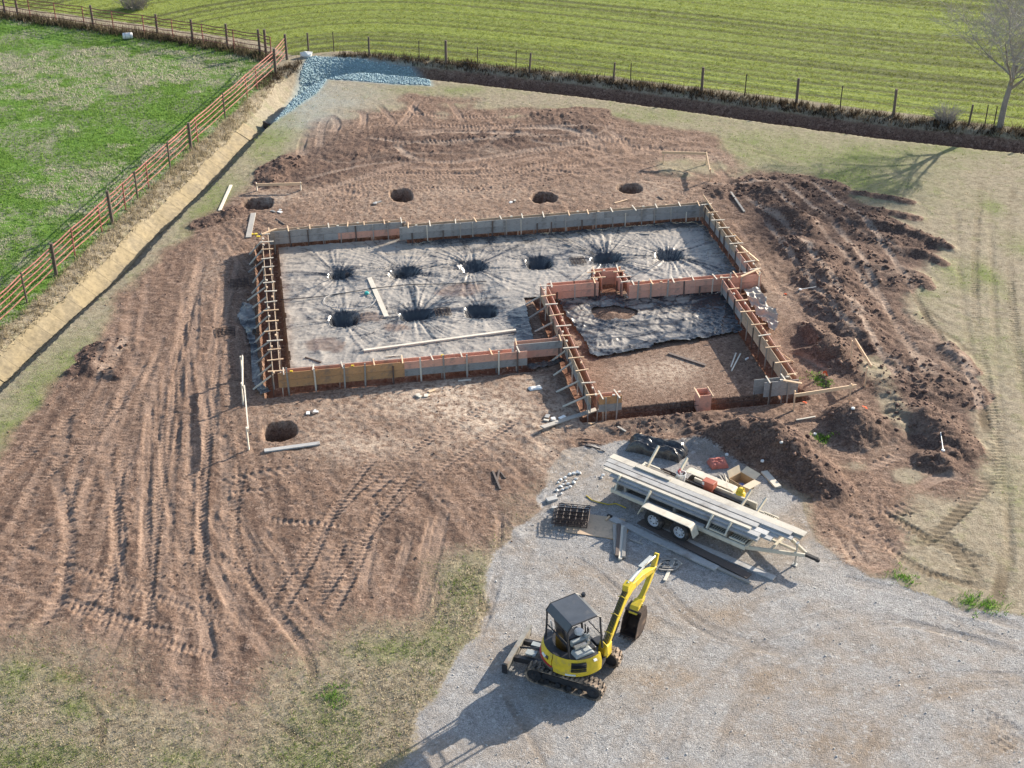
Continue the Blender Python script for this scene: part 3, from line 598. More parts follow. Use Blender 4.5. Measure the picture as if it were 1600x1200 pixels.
    gr = mixc(nt, mth(nt, 'MULTIPLY', trk, .6), gr, (.24,.19,.145)); gr = mixc(nt, mrange(nt, crumb, .68, .95, 0, .35), gr, (.62,.61,.6)); gr = mixc(nt, mrange(nt, crumb, .34, .08, 0, .4), gr, (.10,.095,.09))
    # pasture and crop
    dead = mrange(nt, mth(nt, 'ADD', mth(nt, 'MULTIPLY', n03, .55), mth(nt, 'MULTIPLY', n4, .45)), .47, .57)
    pa = mixc(nt, mrange(nt, n4, .3, .7), (.075,.155,.02), (.14,.26,.045))
    pa = mixc(nt, mth(nt, 'MULTIPLY', dead, .8), pa, mixc(nt, mrange(nt, n14, .3, .7), (.13,.115,.08), (.32,.3,.24)))
    fr = mrange(nt, mth(nt, 'ADD', row, mth(nt, 'MULTIPLY', n4, .5)), .55, .95)
    fi = mixc(nt, fr, (.095,.105,.036), (.205,.25,.055))
    fi = mixc(nt, mrange(nt, n14, .45, .8, 0, .3), fi, (.19,.19,.10))
    def blend(base, msk, c, k, w=.12):
        f = mrange(nt, mth(nt, 'ADD', msk, mth(nt, 'MULTIPLY', mth(nt, 'SUBTRACT', n14, .5), k)), .5-w, .5+w)
        return mixc(nt, f, base, c), f
    c, _ = blend(dry, soil, so, .9, .28)
    c, _ = blend(c, past, pa, .6); c, _ = blend(c, field, fi, .8)
    c, fg = blend(c, grav, gr, .6, .1)
    blue = mixc(nt, sc.outputs[0], (.2,.285,.31), (.33,.43,.46))
    c = mixc(nt, mth(nt, 'MULTIPLY', spill, mrange(nt, n14, .3, .6, .2, .8)), c, (.3,.33,.31))
    c = mixc(nt, rip, c, blue)
    L.new(c, b.inputs['Base Color']); b.inputs['Roughness'].default_value = .95; b.inputs['Specular IOR Level'].default_value = .18
    h = mth(nt, 'ADD', mth(nt, 'MULTIPLY', n14, .035), mth(nt, 'MULTIPLY', n45, .022))
    h = mth(nt, 'ADD', h, mth(nt, 'MULTIPLY', mth(nt, 'MULTIPLY', vo.outputs['Distance'], fg), -.02))
    bp = NN(nt, 'ShaderNodeBump', Strength=.8, Distance=1.); L.new(h, bp.inputs['Height']); L.new(bp.outputs[0], b.inputs['Normal'])
    return m
GM = ground_mat()
rowv = .5+.5*np.sin(2*np.pi*sdd/.95+1.2*fbm(XG, YG, .3, 64, 2)+.5)
rowv = rowv*.35+.75*(vn(sdd*1.6, dS*.03, 90)*.6+vn(sdd*.4, dS*.02, 91)*.4)
st = lambda *a: np.stack([np.clip(q, 0, 1) for q in a], -1).reshape(-1, 4)
AT = {'mA': st(m_soil, m_grav, m_past, m_field), 'mB': st(GREEN, PALE, np.maximum(dark, 0), TR), 'mC': st(np.where(m_field > .3, rowv, STRK), RIP, m_red, np.clip(SPILL, 0, 1))}
VX = np.stack([XG, YG, Z], -1).reshape(-1, 3)
ny, nx = Z.shape; idx = np.arange(ny*nx).reshape(ny, nx)
Q = np.stack([idx[:-1,:-1], idx[:-1,1:], idx[1:,1:], idx[1:,:-1]], -1)
def fm(A): return .25*(A[:-1,:-1]+A[:-1,1:]+A[1:,1:]+A[1:,:-1])
reg = np.zeros((ny-1, nx-1), int)
reg[fm(sd_soil+wob) > 0] = 1; reg[fm(m_grav) > .5] = 2; reg[fm(m_past) > .5] = 3; reg[fm(m_field) > .5] = 4
reg[(fm(prof) > .08) & (fm(np.abs(sdd)) < 2.6)] = 5
for k, (nm) in enumerate(['dry_turf', 'bare_soil', 'gravel_yard', 'pasture', 'crop_field', 'drainage_ditch']):
    F = Q[reg == k].reshape(-1, 4); used = np.unique(F); mp = np.full(ny*nx, -1); mp[used] = np.arange(len(used))
    o = np_mesh(nm, VX[used], mp[F], GM, {a: v[used] for a, v in AT.items()}, smooth=True)
    o['kind'] = 'structure'
# ================================================================== MATERIALS FOR THINGS
WG = (2., 26., 26.)
simple('ply_pink', (.62,.335,.245), .75, .18, 5, stretch=WG, bump=.2, objrand=.12, dirt=((.25,.2,.17), .6, 2.5, .5))
simple('ply_orange', (.52,.29,.135), .75, .2, 5, stretch=WG, bump=.2, objrand=.12, dirt=((.2,.16,.13), .6, 2.5, .48))
simple('ply_grey', (.33,.325,.315), .8, .25, 5, stretch=WG, bump=.2, objrand=.14, dirt=((.15,.14,.13), .6, 2.2, .5))
simple('ply_tan', (.50,.37,.255), .75, .2, 5, stretch=WG, bump=.2, objrand=.12, dirt=((.24,.2,.16), .6, 2.5, .5))
simple('wood_new', (.70,.50,.32), .7, .16, 5, stretch=WG, objrand=.14)
simple('wood_pale', (.66,.60,.50), .7, .14, 5, stretch=WG, objrand=.1, dirt=((.35,.28,.22), .5, 3, .55))
simple('wood_grey', (.36,.335,.30), .8, .25, 5, stretch=WG, objrand=.2, bump=.2)
simple('wood_dark', (.13,.10,.085), .8, .3, 5, stretch=WG, objrand=.2)
simple('rebar_steel', (.075,.05,.042), .7, .35, 20, spec=.4)
simple('strap_steel', (.06,.055,.055), .6, .3, 20)
simple('white_plastic', (.72,.72,.70), .5, .08, 6, objrand=.1)
simple('orange_marker', (.80,.13,.03), .6, .15, 9)
simple('yellow_plastic', (.72,.52,.03), .45, .12, 6)
simple('red_paint_rust', (.26,.08,.065), .65, .4, 7, c2=(.42,.16,.125), dirt=((.16,.07,.05), .7, 6, .5))
simple('post_wood', (.13,.10,.08), .9, .35, 6, stretch=(20,20,2), bump=.3, objrand=.2)
simple('wire_steel', (.25,.24,.23), .6, .2, 9, metal=.5)
simple('concrete_block', (.45,.44,.42), .9, .15, 9, bump=.2)
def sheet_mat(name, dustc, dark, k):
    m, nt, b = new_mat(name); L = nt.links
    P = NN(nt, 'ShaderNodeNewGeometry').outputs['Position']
    a = NN(nt, 'ShaderNodeAttribute'); a.attribute_name = 'dust_shade'
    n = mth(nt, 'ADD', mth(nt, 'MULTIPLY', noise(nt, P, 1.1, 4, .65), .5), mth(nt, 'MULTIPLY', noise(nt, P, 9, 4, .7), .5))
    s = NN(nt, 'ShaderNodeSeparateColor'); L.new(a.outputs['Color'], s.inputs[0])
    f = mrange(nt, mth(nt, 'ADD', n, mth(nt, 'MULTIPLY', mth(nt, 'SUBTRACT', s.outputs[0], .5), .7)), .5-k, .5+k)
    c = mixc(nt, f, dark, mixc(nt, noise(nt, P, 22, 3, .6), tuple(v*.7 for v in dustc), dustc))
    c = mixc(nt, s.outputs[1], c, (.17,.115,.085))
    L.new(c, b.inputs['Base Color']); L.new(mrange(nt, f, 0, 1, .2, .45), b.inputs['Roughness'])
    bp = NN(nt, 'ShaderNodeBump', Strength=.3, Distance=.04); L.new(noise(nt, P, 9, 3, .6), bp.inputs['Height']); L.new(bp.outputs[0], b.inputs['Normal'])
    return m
sheet_mat('poly_dusty', (.41,.37,.322), (.042,.044,.05), .22)
sheet_mat('poly_black', (.30,.28,.26), (.02,.021,.025), .3)

# ================================================================== FORMWORK
ZB, ZT = .15, .77
STK = {}
def unit_box(name, d, mat):
    if (name, d, mat) not in STK:
        me = MB().box((0,0,0), d); m_ = bpy.data.meshes.new(name); m_.from_pydata(me.v, [], me.f); m_.update(); m_.materials.append(M(mat)); STK[(name, d, mat)] = m_
    return STK[(name, d, mat)]
def piece(name, d, mat, parent, loc, rot=(0,0,0)):
    o = bpy.data.objects.new(name, unit_box(name, d, mat)); col.objects.link(o); o.parent = parent; o.location = loc; o.rotation_euler = rot
    return o
rf = random.Random(3)
def form_wall(label, x0, y0, x1, y1, gap=.235, cols=None, left=True, right=True, sp=.85, braces=(), stake=.72, zt=ZT, zb=ZB, over=(0,0,0,0), yellow=False, long_stakes=None, group=None):
    """two skins of boards along the line; 'left'/'right' skins seen along travel"""
    L = math.hypot(x1-x0, y1-y0); a = math.atan2(y1-y0, x1-x0)
    wx, wy = B2W(x0, y0)
    root = empty('foundation_form', (wx, wy, 0), BTH+a, label, 'formwork', group or 'plywood formwork walls of the foundation')
    def ground(x, y):
        c, s = math.cos(BTH+a), math.sin(BTH+a); return gz(wx+c*x-s*y, wy+s*x+c*y)
    hz = (zt-zb)/2
    for side, on in ((1, left), (-1, right)):
        if not on: continue
        off = side*(gap/2+.013); e0, e1 = (over[0], over[1]) if side > 0 else (over[2], over[3])
        cs = (cols or {}).get(side, ['ply_tan', 'ply_grey'])
        s = -e0; k = 0
        nb = max(1, round((L+e0+e1)/2.44)); ln = (L+e0+e1)/nb
        for i in range(nb):
            for cidx in (0, 1):
                cc = cs[cidx]; cc = cc[min(i*len(cc)//nb, len(cc)-1)] if isinstance(cc, (list, tuple)) else cc
                z = (zt-hz/2) if cidx == 0 else (zb+hz/2)
                mb = MB().box((0,0,0), (ln-.006, .024, hz-.005)); o = mb.build('board', cc, root)
                o.location = (s+ln/2, off+rf.uniform(-.003,.003)+(.002 if cidx else 0), z+rf.uniform(-.004,.004))
                o.rotation_euler = (0, 0, rf.uniform(-.002,.002))
            s += ln
        n = max(2, int(L/stake)); so = off+side*.035
        for i in range(n):
            x = .2+(L-.4)*(i+.5*rf.random()*.6)/max(1, n-1) if n > 1 else L/2
            x = min(max(x, .08), L-.08); g = ground(x, so); top = zt+rf.choice((-.12,-.02,-.02,-.3,.0))
            big = (long_stakes == side and rf.random() < .75)
            if big: top = zt+rf.uniform(.05,.22)
            h = top-(g-.12)
            dk = rf.random() < .45 and not big
            nm, mt = ('stake', 'wood_dark' if dk else ('wood_pale' if rf.random() < .3 else 'wood_grey'))
            w = .055 if dk else (.06 if big else .042)
            mb = MB().box((0,0,h/2), (w, .036, h)); mb.add([(0,0,-.05)], [])
            o = mb.build(nm, mt, root); o.location = (x, so+side*(.004*i % .003), g-.12); o.rotation_euler = (rf.uniform(-.03,.03), rf.uniform(-.03,.03), 0)
    if left and right:
        n = max(2, int(L/sp))
        for i in range(n):
            x = .12+(L-.24)*i/max(1, n-1)+rf.uniform(-.1,.1); x = min(max(x, .05), L-.05)
            ext = rf.uniform(.1,.3)
            piece('spreader', (.045, round(gap+.1+ext, 1), .03), rf.choice(('wood_new','wood_pale')), root, (x, rf.uniform(-.05,.05), zt+.018), (0, 0, rf.uniform(-.12,.12)))
            if rf.random() < .6:
                xx = min(x+rf.uniform(.2,.5), L-.05)
                piece('cleat', (.1,.06,.05), rf.choice(('wood_new','yellow_plastic' if yellow else 'wood_pale')), root, (xx, rf.choice((-1,1))*(gap/2-.03), zt+.012), (0,0,rf.uniform(-.2,.2)))
    for (x, side, out, zz) in braces:
        off = side*(gap/2+.03); p = (x, off, zz); q = (x+rf.uniform(-.12,.12), off+side*out, 0)
        q = (q[0], q[1], ground(q[0], q[1])+.01)
        MB().beam(p, q, .055, .036, up=(1,0,0)).build('brace', rf.choice(('wood_pale','wood_pale','wood_grey')), root)
    return root
T_ = ('ply_tan','ply_grey'); PK = (['ply_pink'], ['ply_pink']); GY = (['ply_grey'], ['ply_grey'])
br = lambda L, n, side, out=.95, zz=.6: [(.25+(L-.5)*i/(n-1), side, out*rf.uniform(.75,1.1), zz*rf.uniform(.75,1.05)) for i in range(n)]
form_wall('tall narrow formwork wall with a row of diagonal kicker braces outside', .115, 12.3, .115, .02, cols={1: T_, -1: T_}, braces=br(12.2, 14, -1, .72), sp=.75, over=(.5,0,.2,.1))
form_wall('weathered rear formwork wall section set back beyond its longer neighbour', .25, 12.56, 6.3, 12.56, cols={-1: (['ply_grey'],['ply_grey','ply_pink','ply_grey']), 1: T_}, sp=.75, stake=.62)
form_wall('longest weathered grey formwork wall along the rear of the pad', 6.2, 12.0, 19.85, 12.0, cols={-1: GY, 1: T_}, sp=.95, stake=.66, over=(0,.3,.25,0))
form_wall('formwork wall between the long rear wall and the projecting plank corner', 20.0, 11.85, 20.0, 4.85, cols={-1: (['ply_tan','ply_pink'],['ply_grey']), 1: T_}, sp=.75, stake=.7, over=(.5,.2,0,0))
form_wall('long front formwork wall of orange and pink boards facing the pier hole', .25, .14, 9.2, .14, cols={-1: (['ply_orange','ply_orange','ply_pink','ply_pink'],['ply_orange','ply_orange','ply_grey','ply_grey']), 1: PK}, sp=.95, stake=.85, yellow=True, long_stakes=-1, over=(0,-.35,.1,.2))
form_wall('short front formwork wall stepped back against the small room', 9.05, .68, 10.85, .68, cols={-1: (['ply_grey'],['ply_pink']), 1: PK}, sp=.7, stake=.8, yellow=True)
form_wall('pink formwork wall of the small room left of the square bump', 11.25, 5.22, 13.35, 5.22, cols={-1: PK, 1: PK}, sp=1.0, stake=.55)
form_wall('pink formwork wall of the small room reaching the projecting plank corner', 14.5, 4.70, 20.1, 4.70, cols={-1: (['ply_pink','ply_pink','ply_pink','ply_grey'],['ply_pink','ply_pink','ply_pink','ply_pink']), 1: PK}, sp=.8, stake=.62, long_stakes=-1)
form_wall('formwork wall of the small room with kicker braces towards the dark gap', 11.095, 5.3, 11.095, -3.6, cols={-1: (['ply_pink','ply_tan'],['ply_tan','ply_grey']), 1: PK}, sp=.8, stake=.75, braces=br(8.6, 8, -1, .8, .5), over=(0,0,.05,.1))
form_wall('formwork wall of the small room beside the crumpled plastic outside', 18.525, 4.55, 18.525, -3.55, cols={-1: (['ply_pink','ply_tan','ply_tan'],['ply_grey','ply_tan','ply_tan']), 1: PK}, sp=.82, stake=.7, over=(0,0,0,.2))
form_wall('short formwork return beside the trench end with blue grey lower board', 11.25, -3.6, 12.1, -3.6, cols={-1: (['ply_orange'],['ply_grey']), 1: PK}, sp=.45, stake=.3)
form_wall('short weathered grey formwork return at the corner by the batter boards', 17.35, -3.68, 18.35, -3.68, cols={-1: GY, 1: GY}, sp=.4, stake=.4, over=(.3,0,0,.3))
form_wall('small pink formwork side forming the left cheek of the bump', 13.42, 5.34, 13.42, 6.1, cols={-1: PK, 1: PK}, sp=.3, stake=.5)
form_wall('pink formwork front across the bump recess of the small room', 13.3, 6.14, 14.55, 6.14, gap=.24, cols={-1: PK, 1: PK}, sp=.6, stake=.5)
form_wall('small pink formwork side forming the right cheek of the bump', 14.42, 6.02, 14.42, 4.84, cols={-1: PK, 1: PK}, sp=.3, stake=.5)
def corner_end(label, x, y, w, ang):
    wx, wy = B2W(x, y)
    o = MB().box((0,0,.46), (w, .024, .62)).build('form_board', 'ply_grey', loc=(wx, wy, 0), rotz=BTH+ang); tag(o, label, 'board')
    return o
# stray ends and diagonal ties over the corners
def tie(label, u1, v1, u2, v2, z1, z2, w=.09, t=.035, mat='wood_new', cat='plank', name='tie_board', grp=None):
    a = G(u1, v1, z1); b_ = G(u2, v2, z2); c0 = Vector(((a[0]+b_[0])/2, (a[1]+b_[1])/2, (z1+z2)/2))
    mb = MB().beam(Vector((a[0],a[1],z1))-c0, Vector((b_[0],b_[1],z2))-c0, w, t)
    o = mb.build(name, mat, loc=c0); return tag(o, label, cat, grp)
tie('diagonal tie board nailed across the rear left form corner', 409, 366, 432, 357, .815, .815)
tie('diagonal tie board over the projecting plank corner of the forms', 1158, 432, 1186, 420, .82, .82)
tie('diagonal tie board over the form corner by the batter boards', 1224, 594, 1253, 599, .82, .82)
tie('long form board end running past the rear right corner', 1099, 306, 1112, 325, .79, .79, .03, .12)
for (u1,v1,u2,v2,z1,lb) in [(1146,365,1158,378,.75,'shorter kicker brace of the crossed pair outside the right hand forms'),(1158,385,1185,408,.7,'long kicker brace nearest the projecting plank corner of the forms'),(1140,360,1158,378,.75,'longer kicker brace of the crossed pair outside the right hand forms'),(1214,547,1240,566,.75,'kicker brace outside the small room between dirt heap and grey return')]:
    a = G(u2, v2, 0); tie(lb, u1, v1, u2, v2, z1, gz(*a)+.03, .09, .036, 'wood_new', 'brace', 'kicker_brace', 'outer kicker braces on the right')
# concrete pier box standing in the trench
bx = empty('pier_form_box', (*B2W(15.15,-3.62), 0), BTH, 'square pink pier form box standing in the open trench', 'form box')
for i, (px_, py_, sx, sy) in enumerate([(0,-.24,.46,.024),(0,.24,.46,.024),(-.218,0,.024,.45),(.218,0,.024,.45)]):
    MB().box((px_, py_, .13), (sx, sy, .75)).build('board', 'ply_pink', bx)
for s in (-1, 1): MB().box((s*.25, -.02, .5), (.035, .7, .04)).build('cleat', 'wood_new', bx)
# trench reinforcement: one long bar on short uprights
rb = empty('trench_rebar', (*B2W(12.2,-3.72), 0), BTH, 'steel reinforcing bars strung along the open trench', 'rebar')
for y in (-.12, .16): MB().tube([(0,y,.08),(2.5,y,.1),(5,y,.09)], .011, 5).build('bar', 'rebar_steel', rb)
for k in range(11): MB().tube([(.25+k*.46, .02, -.45), (.25+k*.46+rf.uniform(-.03,.03), .02, rf.uniform(.25,.42))], .009, 5).build('upright', 'rebar_steel', rb)

# ================================================================== PLASTIC SHEETS
def sheet(name, label, x0, x1, y0, y1, res, keep, height, mat, dust_shade, mud=None):
    xs = np.arange(x0, x1+res/2, res); ys = np.arange(y0, y1+res/2, res); bx, by = np.meshgrid(xs, ys)
    z = height(bx, by); wx = BO[0]+BC*bx-BS*by; wy = BO[1]+BS*bx+BC*by
    g = gzv(wx, wy); z = np.maximum(z, g+.012)
    k = keep(bx, by); i = np.arange(bx.size).reshape(bx.shape)
    q = np.stack([i[:-1,:-1], i[:-1,1:], i[1:,1:], i[1:,:-1]], -1); kk = k[:-1,:-1] & k[:-1,1:] & k[1:,1:] & k[1:,:-1]
    F = q[kk]; used = np.unique(F); mp = np.full(bx.size, -1); mp[used] = np.arange(len(used))
    du = dust_shade(bx, by); mu = mud(bx, by) if mud is not None else np.zeros_like(du)
    A = np.stack([du, mu, np.zeros_like(du), np.ones_like(du)], -1).reshape(-1, 4)
    V = np.stack([wx, wy, z], -1).reshape(-1, 3); c = V[used].mean(0); c[2] = 0
    o = np_mesh(name, V[used]-c, mp[F], M(mat), {'dust_shade': np.clip(A[used], 0, 1)}, smooth=True); o.location = c
    return tag(o, label, 'plastic sheet')
PB = [W2B(*G(u, v)) for u, v in PIERS]
rs = random.Random(5); PW = [(rs.uniform(.45,1.25), rs.uniform(0,6.28)) for _ in PB]
def ridged(n, p): return (1-np.abs(2*n-1))**p
def main_h(x, y):
    wv_ = .5*fbm(x, y, .5, 199, 2)
    z = .05+.03*fbm(x, y, .8, 201, 2)+.03*ridged(vn(x*.9+wv_*2, y*2.3-wv_, 202), 5)+.022*ridged(vn(x*2.6-y*.8+wv_, y*1.4+x*.5, 203), 5)
    z += .013*ridged(vn(x*3.4+2*wv_, y*6.2, 204), 4)+.012*ridged(vn(x*7-y*3, y*5+x*2, 205), 3)
    deep = 0
    for k, ((hx, hy), (am, ph)) in enumerate(zip(PB, PW)):
        dx, dy = x-hx, y-hy; r = np.hypot(dx, dy)+1e-6; c, s = dx/r, dy/r
        rot = ph*.12-.3; ex_, ey_ = dx*math.cos(rot)+dy*math.sin(rot), -dx*math.sin(rot)+dy*math.cos(rot)
        sx, sy = .52*(.85+.3*((k*37) % 10)/10), .44*(.85+.35*((k*53) % 10)/10); pw_ = 2.2+2*((k*71) % 10)/10
        q = (np.abs(ex_/sx)**pw_+np.abs(ey_/sy)**pw_)**(1/pw_)+.22*fbm(x, y, 1.8, k*13+5, 2)
        tw = .05*math.sin(ph*3)*r
        ct, st_ = c*np.cos(tw)-s*np.sin(tw), c*np.sin(tw)+s*np.cos(tw); f1 = 8+4.5*((k*29) % 10)/10
        n = vn(ct*f1+ph*3+r*.1, st_*f1+ph, 210+k); n2 = vn(ct*f1*2.1+ph*5, st_*f1*2.1-ph+r*.15, 230+k)
        ext = .45+2.0*am*vn(ct*2.2+ph, st_*2.2-k, 250)**1.5
        fall = np.exp(-np.clip(r-.5, 0, 9)/ext)*np.clip(r/.55, 0, 1)
        z = z+am*fall*(.065*ridged(n, 4)+.045*ridged(n2, 3)-.03)
        z = z-.07*np.exp(-(r/.95)**2)
        deep = np.maximum(deep, sstep(1.3, .62, q)*(.4+.08*math.sin(k*2.3)))
    return z-deep
def main_keep(x, y):
    e = .16*fbm(x, y, 1.2, 220, 3)
    a = np.minimum(np.minimum(x-.62, 19.72-x), np.minimum(y-.5, np.where(x < 6.3, 12.25, 11.7)-y))
    notch = np.minimum(x-9.95-.35*(y-.5)/4.5, 5.55-y); notch2 = np.minimum(x-8.8, 1.05-y)
    room = np.minimum(x-13.0, 6.75-y)*1.; room = np.minimum(room, 15-x)
    return (np.minimum(np.minimum(a, -notch), np.minimum(-notch2, -room))+e) > 0
def main_dust_shade(x, y):  # dusty tone, with fold shade painted in as thin dark crease lines
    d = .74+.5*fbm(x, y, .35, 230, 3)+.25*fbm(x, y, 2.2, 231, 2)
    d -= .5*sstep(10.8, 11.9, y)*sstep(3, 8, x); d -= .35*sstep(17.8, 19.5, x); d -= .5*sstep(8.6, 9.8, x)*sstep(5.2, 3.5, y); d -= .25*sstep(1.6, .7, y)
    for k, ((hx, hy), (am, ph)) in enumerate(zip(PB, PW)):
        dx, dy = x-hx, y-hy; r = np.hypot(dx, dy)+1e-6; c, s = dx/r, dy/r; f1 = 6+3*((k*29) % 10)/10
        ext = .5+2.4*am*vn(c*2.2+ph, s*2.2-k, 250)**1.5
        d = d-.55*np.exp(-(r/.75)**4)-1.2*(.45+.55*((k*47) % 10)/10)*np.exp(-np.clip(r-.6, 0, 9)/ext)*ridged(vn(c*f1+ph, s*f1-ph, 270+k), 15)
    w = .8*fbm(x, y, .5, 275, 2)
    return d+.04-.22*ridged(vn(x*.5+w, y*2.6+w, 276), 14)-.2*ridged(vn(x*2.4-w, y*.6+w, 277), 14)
def main_mud(x, y):
    m_ = np.zeros_like(x)
    for u, v, r in [(505,541,.75),(725,455,.8),(575,498,.5),(700,460,.5),(620,515,.45)]:
        hx, hy = W2B(*G(u, v)); m_ = np.maximum(m_, .75*sstep(1, .6, np.hypot((x-hx)/1.35, y-hy)/r+.9*fbm(x, y, 1.6, 240, 3)))
    return np.maximum(m_, .55*sstep(1.0, .6, x+.3*fbm(x, y, 2, 241, 2)))
sheet('plastic_sheet', 'large dusty plastic sheet with star folds around nine sunken pier holes', .4, 19.9, .3, 12.5, .048, main_keep, main_h, 'poly_dusty', main_dust_shade, main_mud)
P2B = np.array([W2B(*G(u, v)) for u, v in [(862,462),(905,462),(965,452),(1060,455),(1130,452),(1152,505),(1162,520),(1120,528),(1060,537),(1000,550),(935,562),(921,556),(905,525),(885,495)]])
hb = W2B(*G(957,491))
def room_keep(x, y):
    e = .25*fbm(x, y, 1.5, 250, 3)
    return ((poly_sd(x, y, P2B)+e) > 0) & ((np.hypot((x-hb[0])/.8, (y-hb[1])/.55)+.9*fbm(x, y, 2.2, 251, 2)) > 1)
def room_h(x, y):
    w = 1.1*fbm(x, y, .55, 260, 3); sd_ = poly_sd(x, y, P2B); z = .04
    for a, f, g, am, sd0 in ((.25,.35,3.4,.05,261),(-.6,.5,4.6,.042,262),(1.15,.45,4.2,.036,263),(-1.25,.6,6.,.028,264),(.05,.8,9,.016,265),(.7,.7,7,.02,266)):
        c, s = math.cos(a), math.sin(a); u_, v_ = x*c+y*s, -x*s+y*c
        z = z+am*ridged(vn(u_*f+w, v_*g+1.6*w, sd0), 5)*(.3+1.2*vn(x*.7+sd0, y*.7, sd0+9))
    return z+.1*np.exp(-np.clip(sd_, 0, 9)/.25)*ridged(vn(x*3, y*3, 264), 2)
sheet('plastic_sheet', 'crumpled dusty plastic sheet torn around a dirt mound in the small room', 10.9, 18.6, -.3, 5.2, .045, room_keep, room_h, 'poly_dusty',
      lambda x, y: .62+.7*fbm(x, y, 1.2, 270, 3)-.5*ridged(vn(x*.6+fbm(x,y,.5,5,2), y*3, 271), 8)-.5*ridged(vn(x*2.2+y, y*1.1-x, 272), 8)-.5*sstep(16.2, 18, x)-.45*np.exp(-np.clip(poly_sd(x, y, P2B), 0, 9)/.4))  # dark crease bands paint fold shade over the dusty tone
P3B = np.array([W2B(*G(u, v)) for u, v in [(1158,458),(1180,448),(1192,462),(1200,480),(1215,495),(1218,515),(1207,528),(1192,510),(1178,488)]])
sheet('plastic_sheet', 'small silvery crumpled plastic sheet outside the small room wall', 18.6, 21.2, .8, 4.6, .04, lambda x, y: (poly_sd(x, y, P3B)+.15*fbm(x, y, 2, 280, 2)) > 0,
      lambda x, y: .09+.2*ridged(vn(x*1.9+y, y*2.2, 281), 3)+.09*ridged(vn(x*4, y*4+x, 282), 3), 'poly_dusty', lambda x, y: .95+.3*fbm(x, y, 1, 283, 2))
P4B = np.array([(-1.0,7.4),(-.62,7.2),(-.5,6),(-.55,4),(-.5,2),(-.42,.8),(-.1,-.1),(-.55,-.15),(-.85,1),(-.8,3),(-.95,4.8),(-1.3,6.2)])
sheet('plastic_sheet', 'dark crumpled strip of plastic along the outside of the braced wall', -1.5, .1, -.4, 7.7, .05, lambda x, y: (poly_sd(x, y, P4B)+.1*fbm(x, y, 2, 290, 2)) > 0,
      lambda x, y: -.05+.12*ridged(vn(x*2.5, y*1.5, 291), 3)+.06*ridged(vn(x*5, y*4, 292), 2), 'poly_black', lambda x, y: .35+.6*fbm(x, y, 1, 293, 2))
P5B = np.array([W2B(*G(u, v)) for u, v in [(815,572),(850,566),(878,560),(885,568),(860,574),(830,580)]])
sheet('plastic_sheet', 'black plastic flap lying before the stepped back front wall', 8.4, 11.2, -1.5, 1.2, .05, lambda x, y: (poly_sd(x, y, P5B)+.1*fbm(x, y, 2, 295, 2)) > 0,
      lambda x, y: .03+.08*ridged(vn(x*2.5, y*2.5, 296), 3), 'poly_black', lambda x, y: .3+.5*fbm(x, y, 1, 297, 2))
# ================================================================== VEGETATION, STONES, CLODS (uncountable stuff)
def tint_mat(name, rough=.9, spec=.15, var=.35, sc=30.):
    m, nt, b = new_mat(name); a = NN(nt, 'ShaderNodeAttribute'); a.attribute_name = 'tint'
    P = NN(nt, 'ShaderNodeNewGeometry').outputs['Position']
    k = mrange(nt, noise(nt, P, sc, 2, .6), .3, .7, 1-var, 1+var)
    v = NN(nt, 'ShaderNodeVectorMath', operation='SCALE'); nt.links.new(a.outputs['Color'], v.inputs[0]); nt.links.new(k, v.inputs['Scale'])
    nt.links.new(v.outputs[0], b.inputs['Base Color']); b.inputs['Roughness'].default_value = rough; b.inputs['Specular IOR Level'].default_value = spec
    if name == 'blades':
        tr_ = NN(nt, 'ShaderNodeBsdfTranslucent'); nt.links.new(v.outputs[0], tr_.inputs[0]); mx = NN(nt, 'ShaderNodeMixShader'); mx.inputs[0].default_value = .5
        nt.links.new(b.outputs[0], mx.inputs[1]); nt.links.new(tr_.outputs[0], mx.inputs[2]); out = [q for q in nt.nodes if q.type == 'OUTPUT_MATERIAL'][0]; nt.links.new(mx.outputs[0], out.inputs[0])
    return m
tint_mat('blades'); tint_mat('stone_tint', .9, .25, .25, 18.)
def tufts(name, label, cat, P, h, w, nb, tint, spread=.05, lean=.7, sink=.02):
    n = len(P); g = gzv(P[:,0], P[:,1]); V = np.zeros((n, nb, 3, 3)); az = rng.uniform(0, 2*np.pi, (n, nb))
    hh = h(P)[:,None]*rng.uniform(.55, 1.1, (n, nb)) if callable(h) else rng.uniform(h[0], h[1], (n, 1))*rng.uniform(.55, 1.1, (n, nb))
    ox = P[:,0,None]+rng.normal(0, spread, (n, nb)); oy = P[:,1,None]+rng.normal(0, spread, (n, nb))
    ww = rng.uniform(w[0], w[1], (n, nb))/2; ln = rng.uniform(.1, lean, (n, nb))*hh; la = rng.uniform(0, 2*np.pi, (n, nb))
    for k, s in ((0, -1), (1, 1)):
        V[:,:,k,0] = ox+s*ww*np.cos(az); V[:,:,k,1] = oy+s*ww*np.sin(az); V[:,:,k,2] = g[:,None]-sink
    V[:,:,2,0] = ox+ln*np.cos(la); V[:,:,2,1] = oy+ln*np.sin(la); V[:,:,2,2] = g[:,None]+hh
    t = tint(P) ; T = np.repeat(np.repeat(t[:,None,None,:], nb, 1), 3, 2)*rng.uniform(.7, 1.3, (n, nb, 1, 1))
    T = np.concatenate([T, np.ones(T.shape[:-1]+(1,))], -1)
    m = n*nb; o = np_mesh(name, V.reshape(-1, 3), np.arange(m*3).reshape(-1, 3), M('blades'), {'tint': T.reshape(-1, 4)})
    return tag(o, label, cat, kind='stuff')
def sample(n, x0, x1, y0, y1, dens):
    x = rng.uniform(x0, x1, n); y = rng.uniform(y0, y1, n); k = rng.random(n) < dens(x, y); return np.stack([x[k], y[k]], -1)
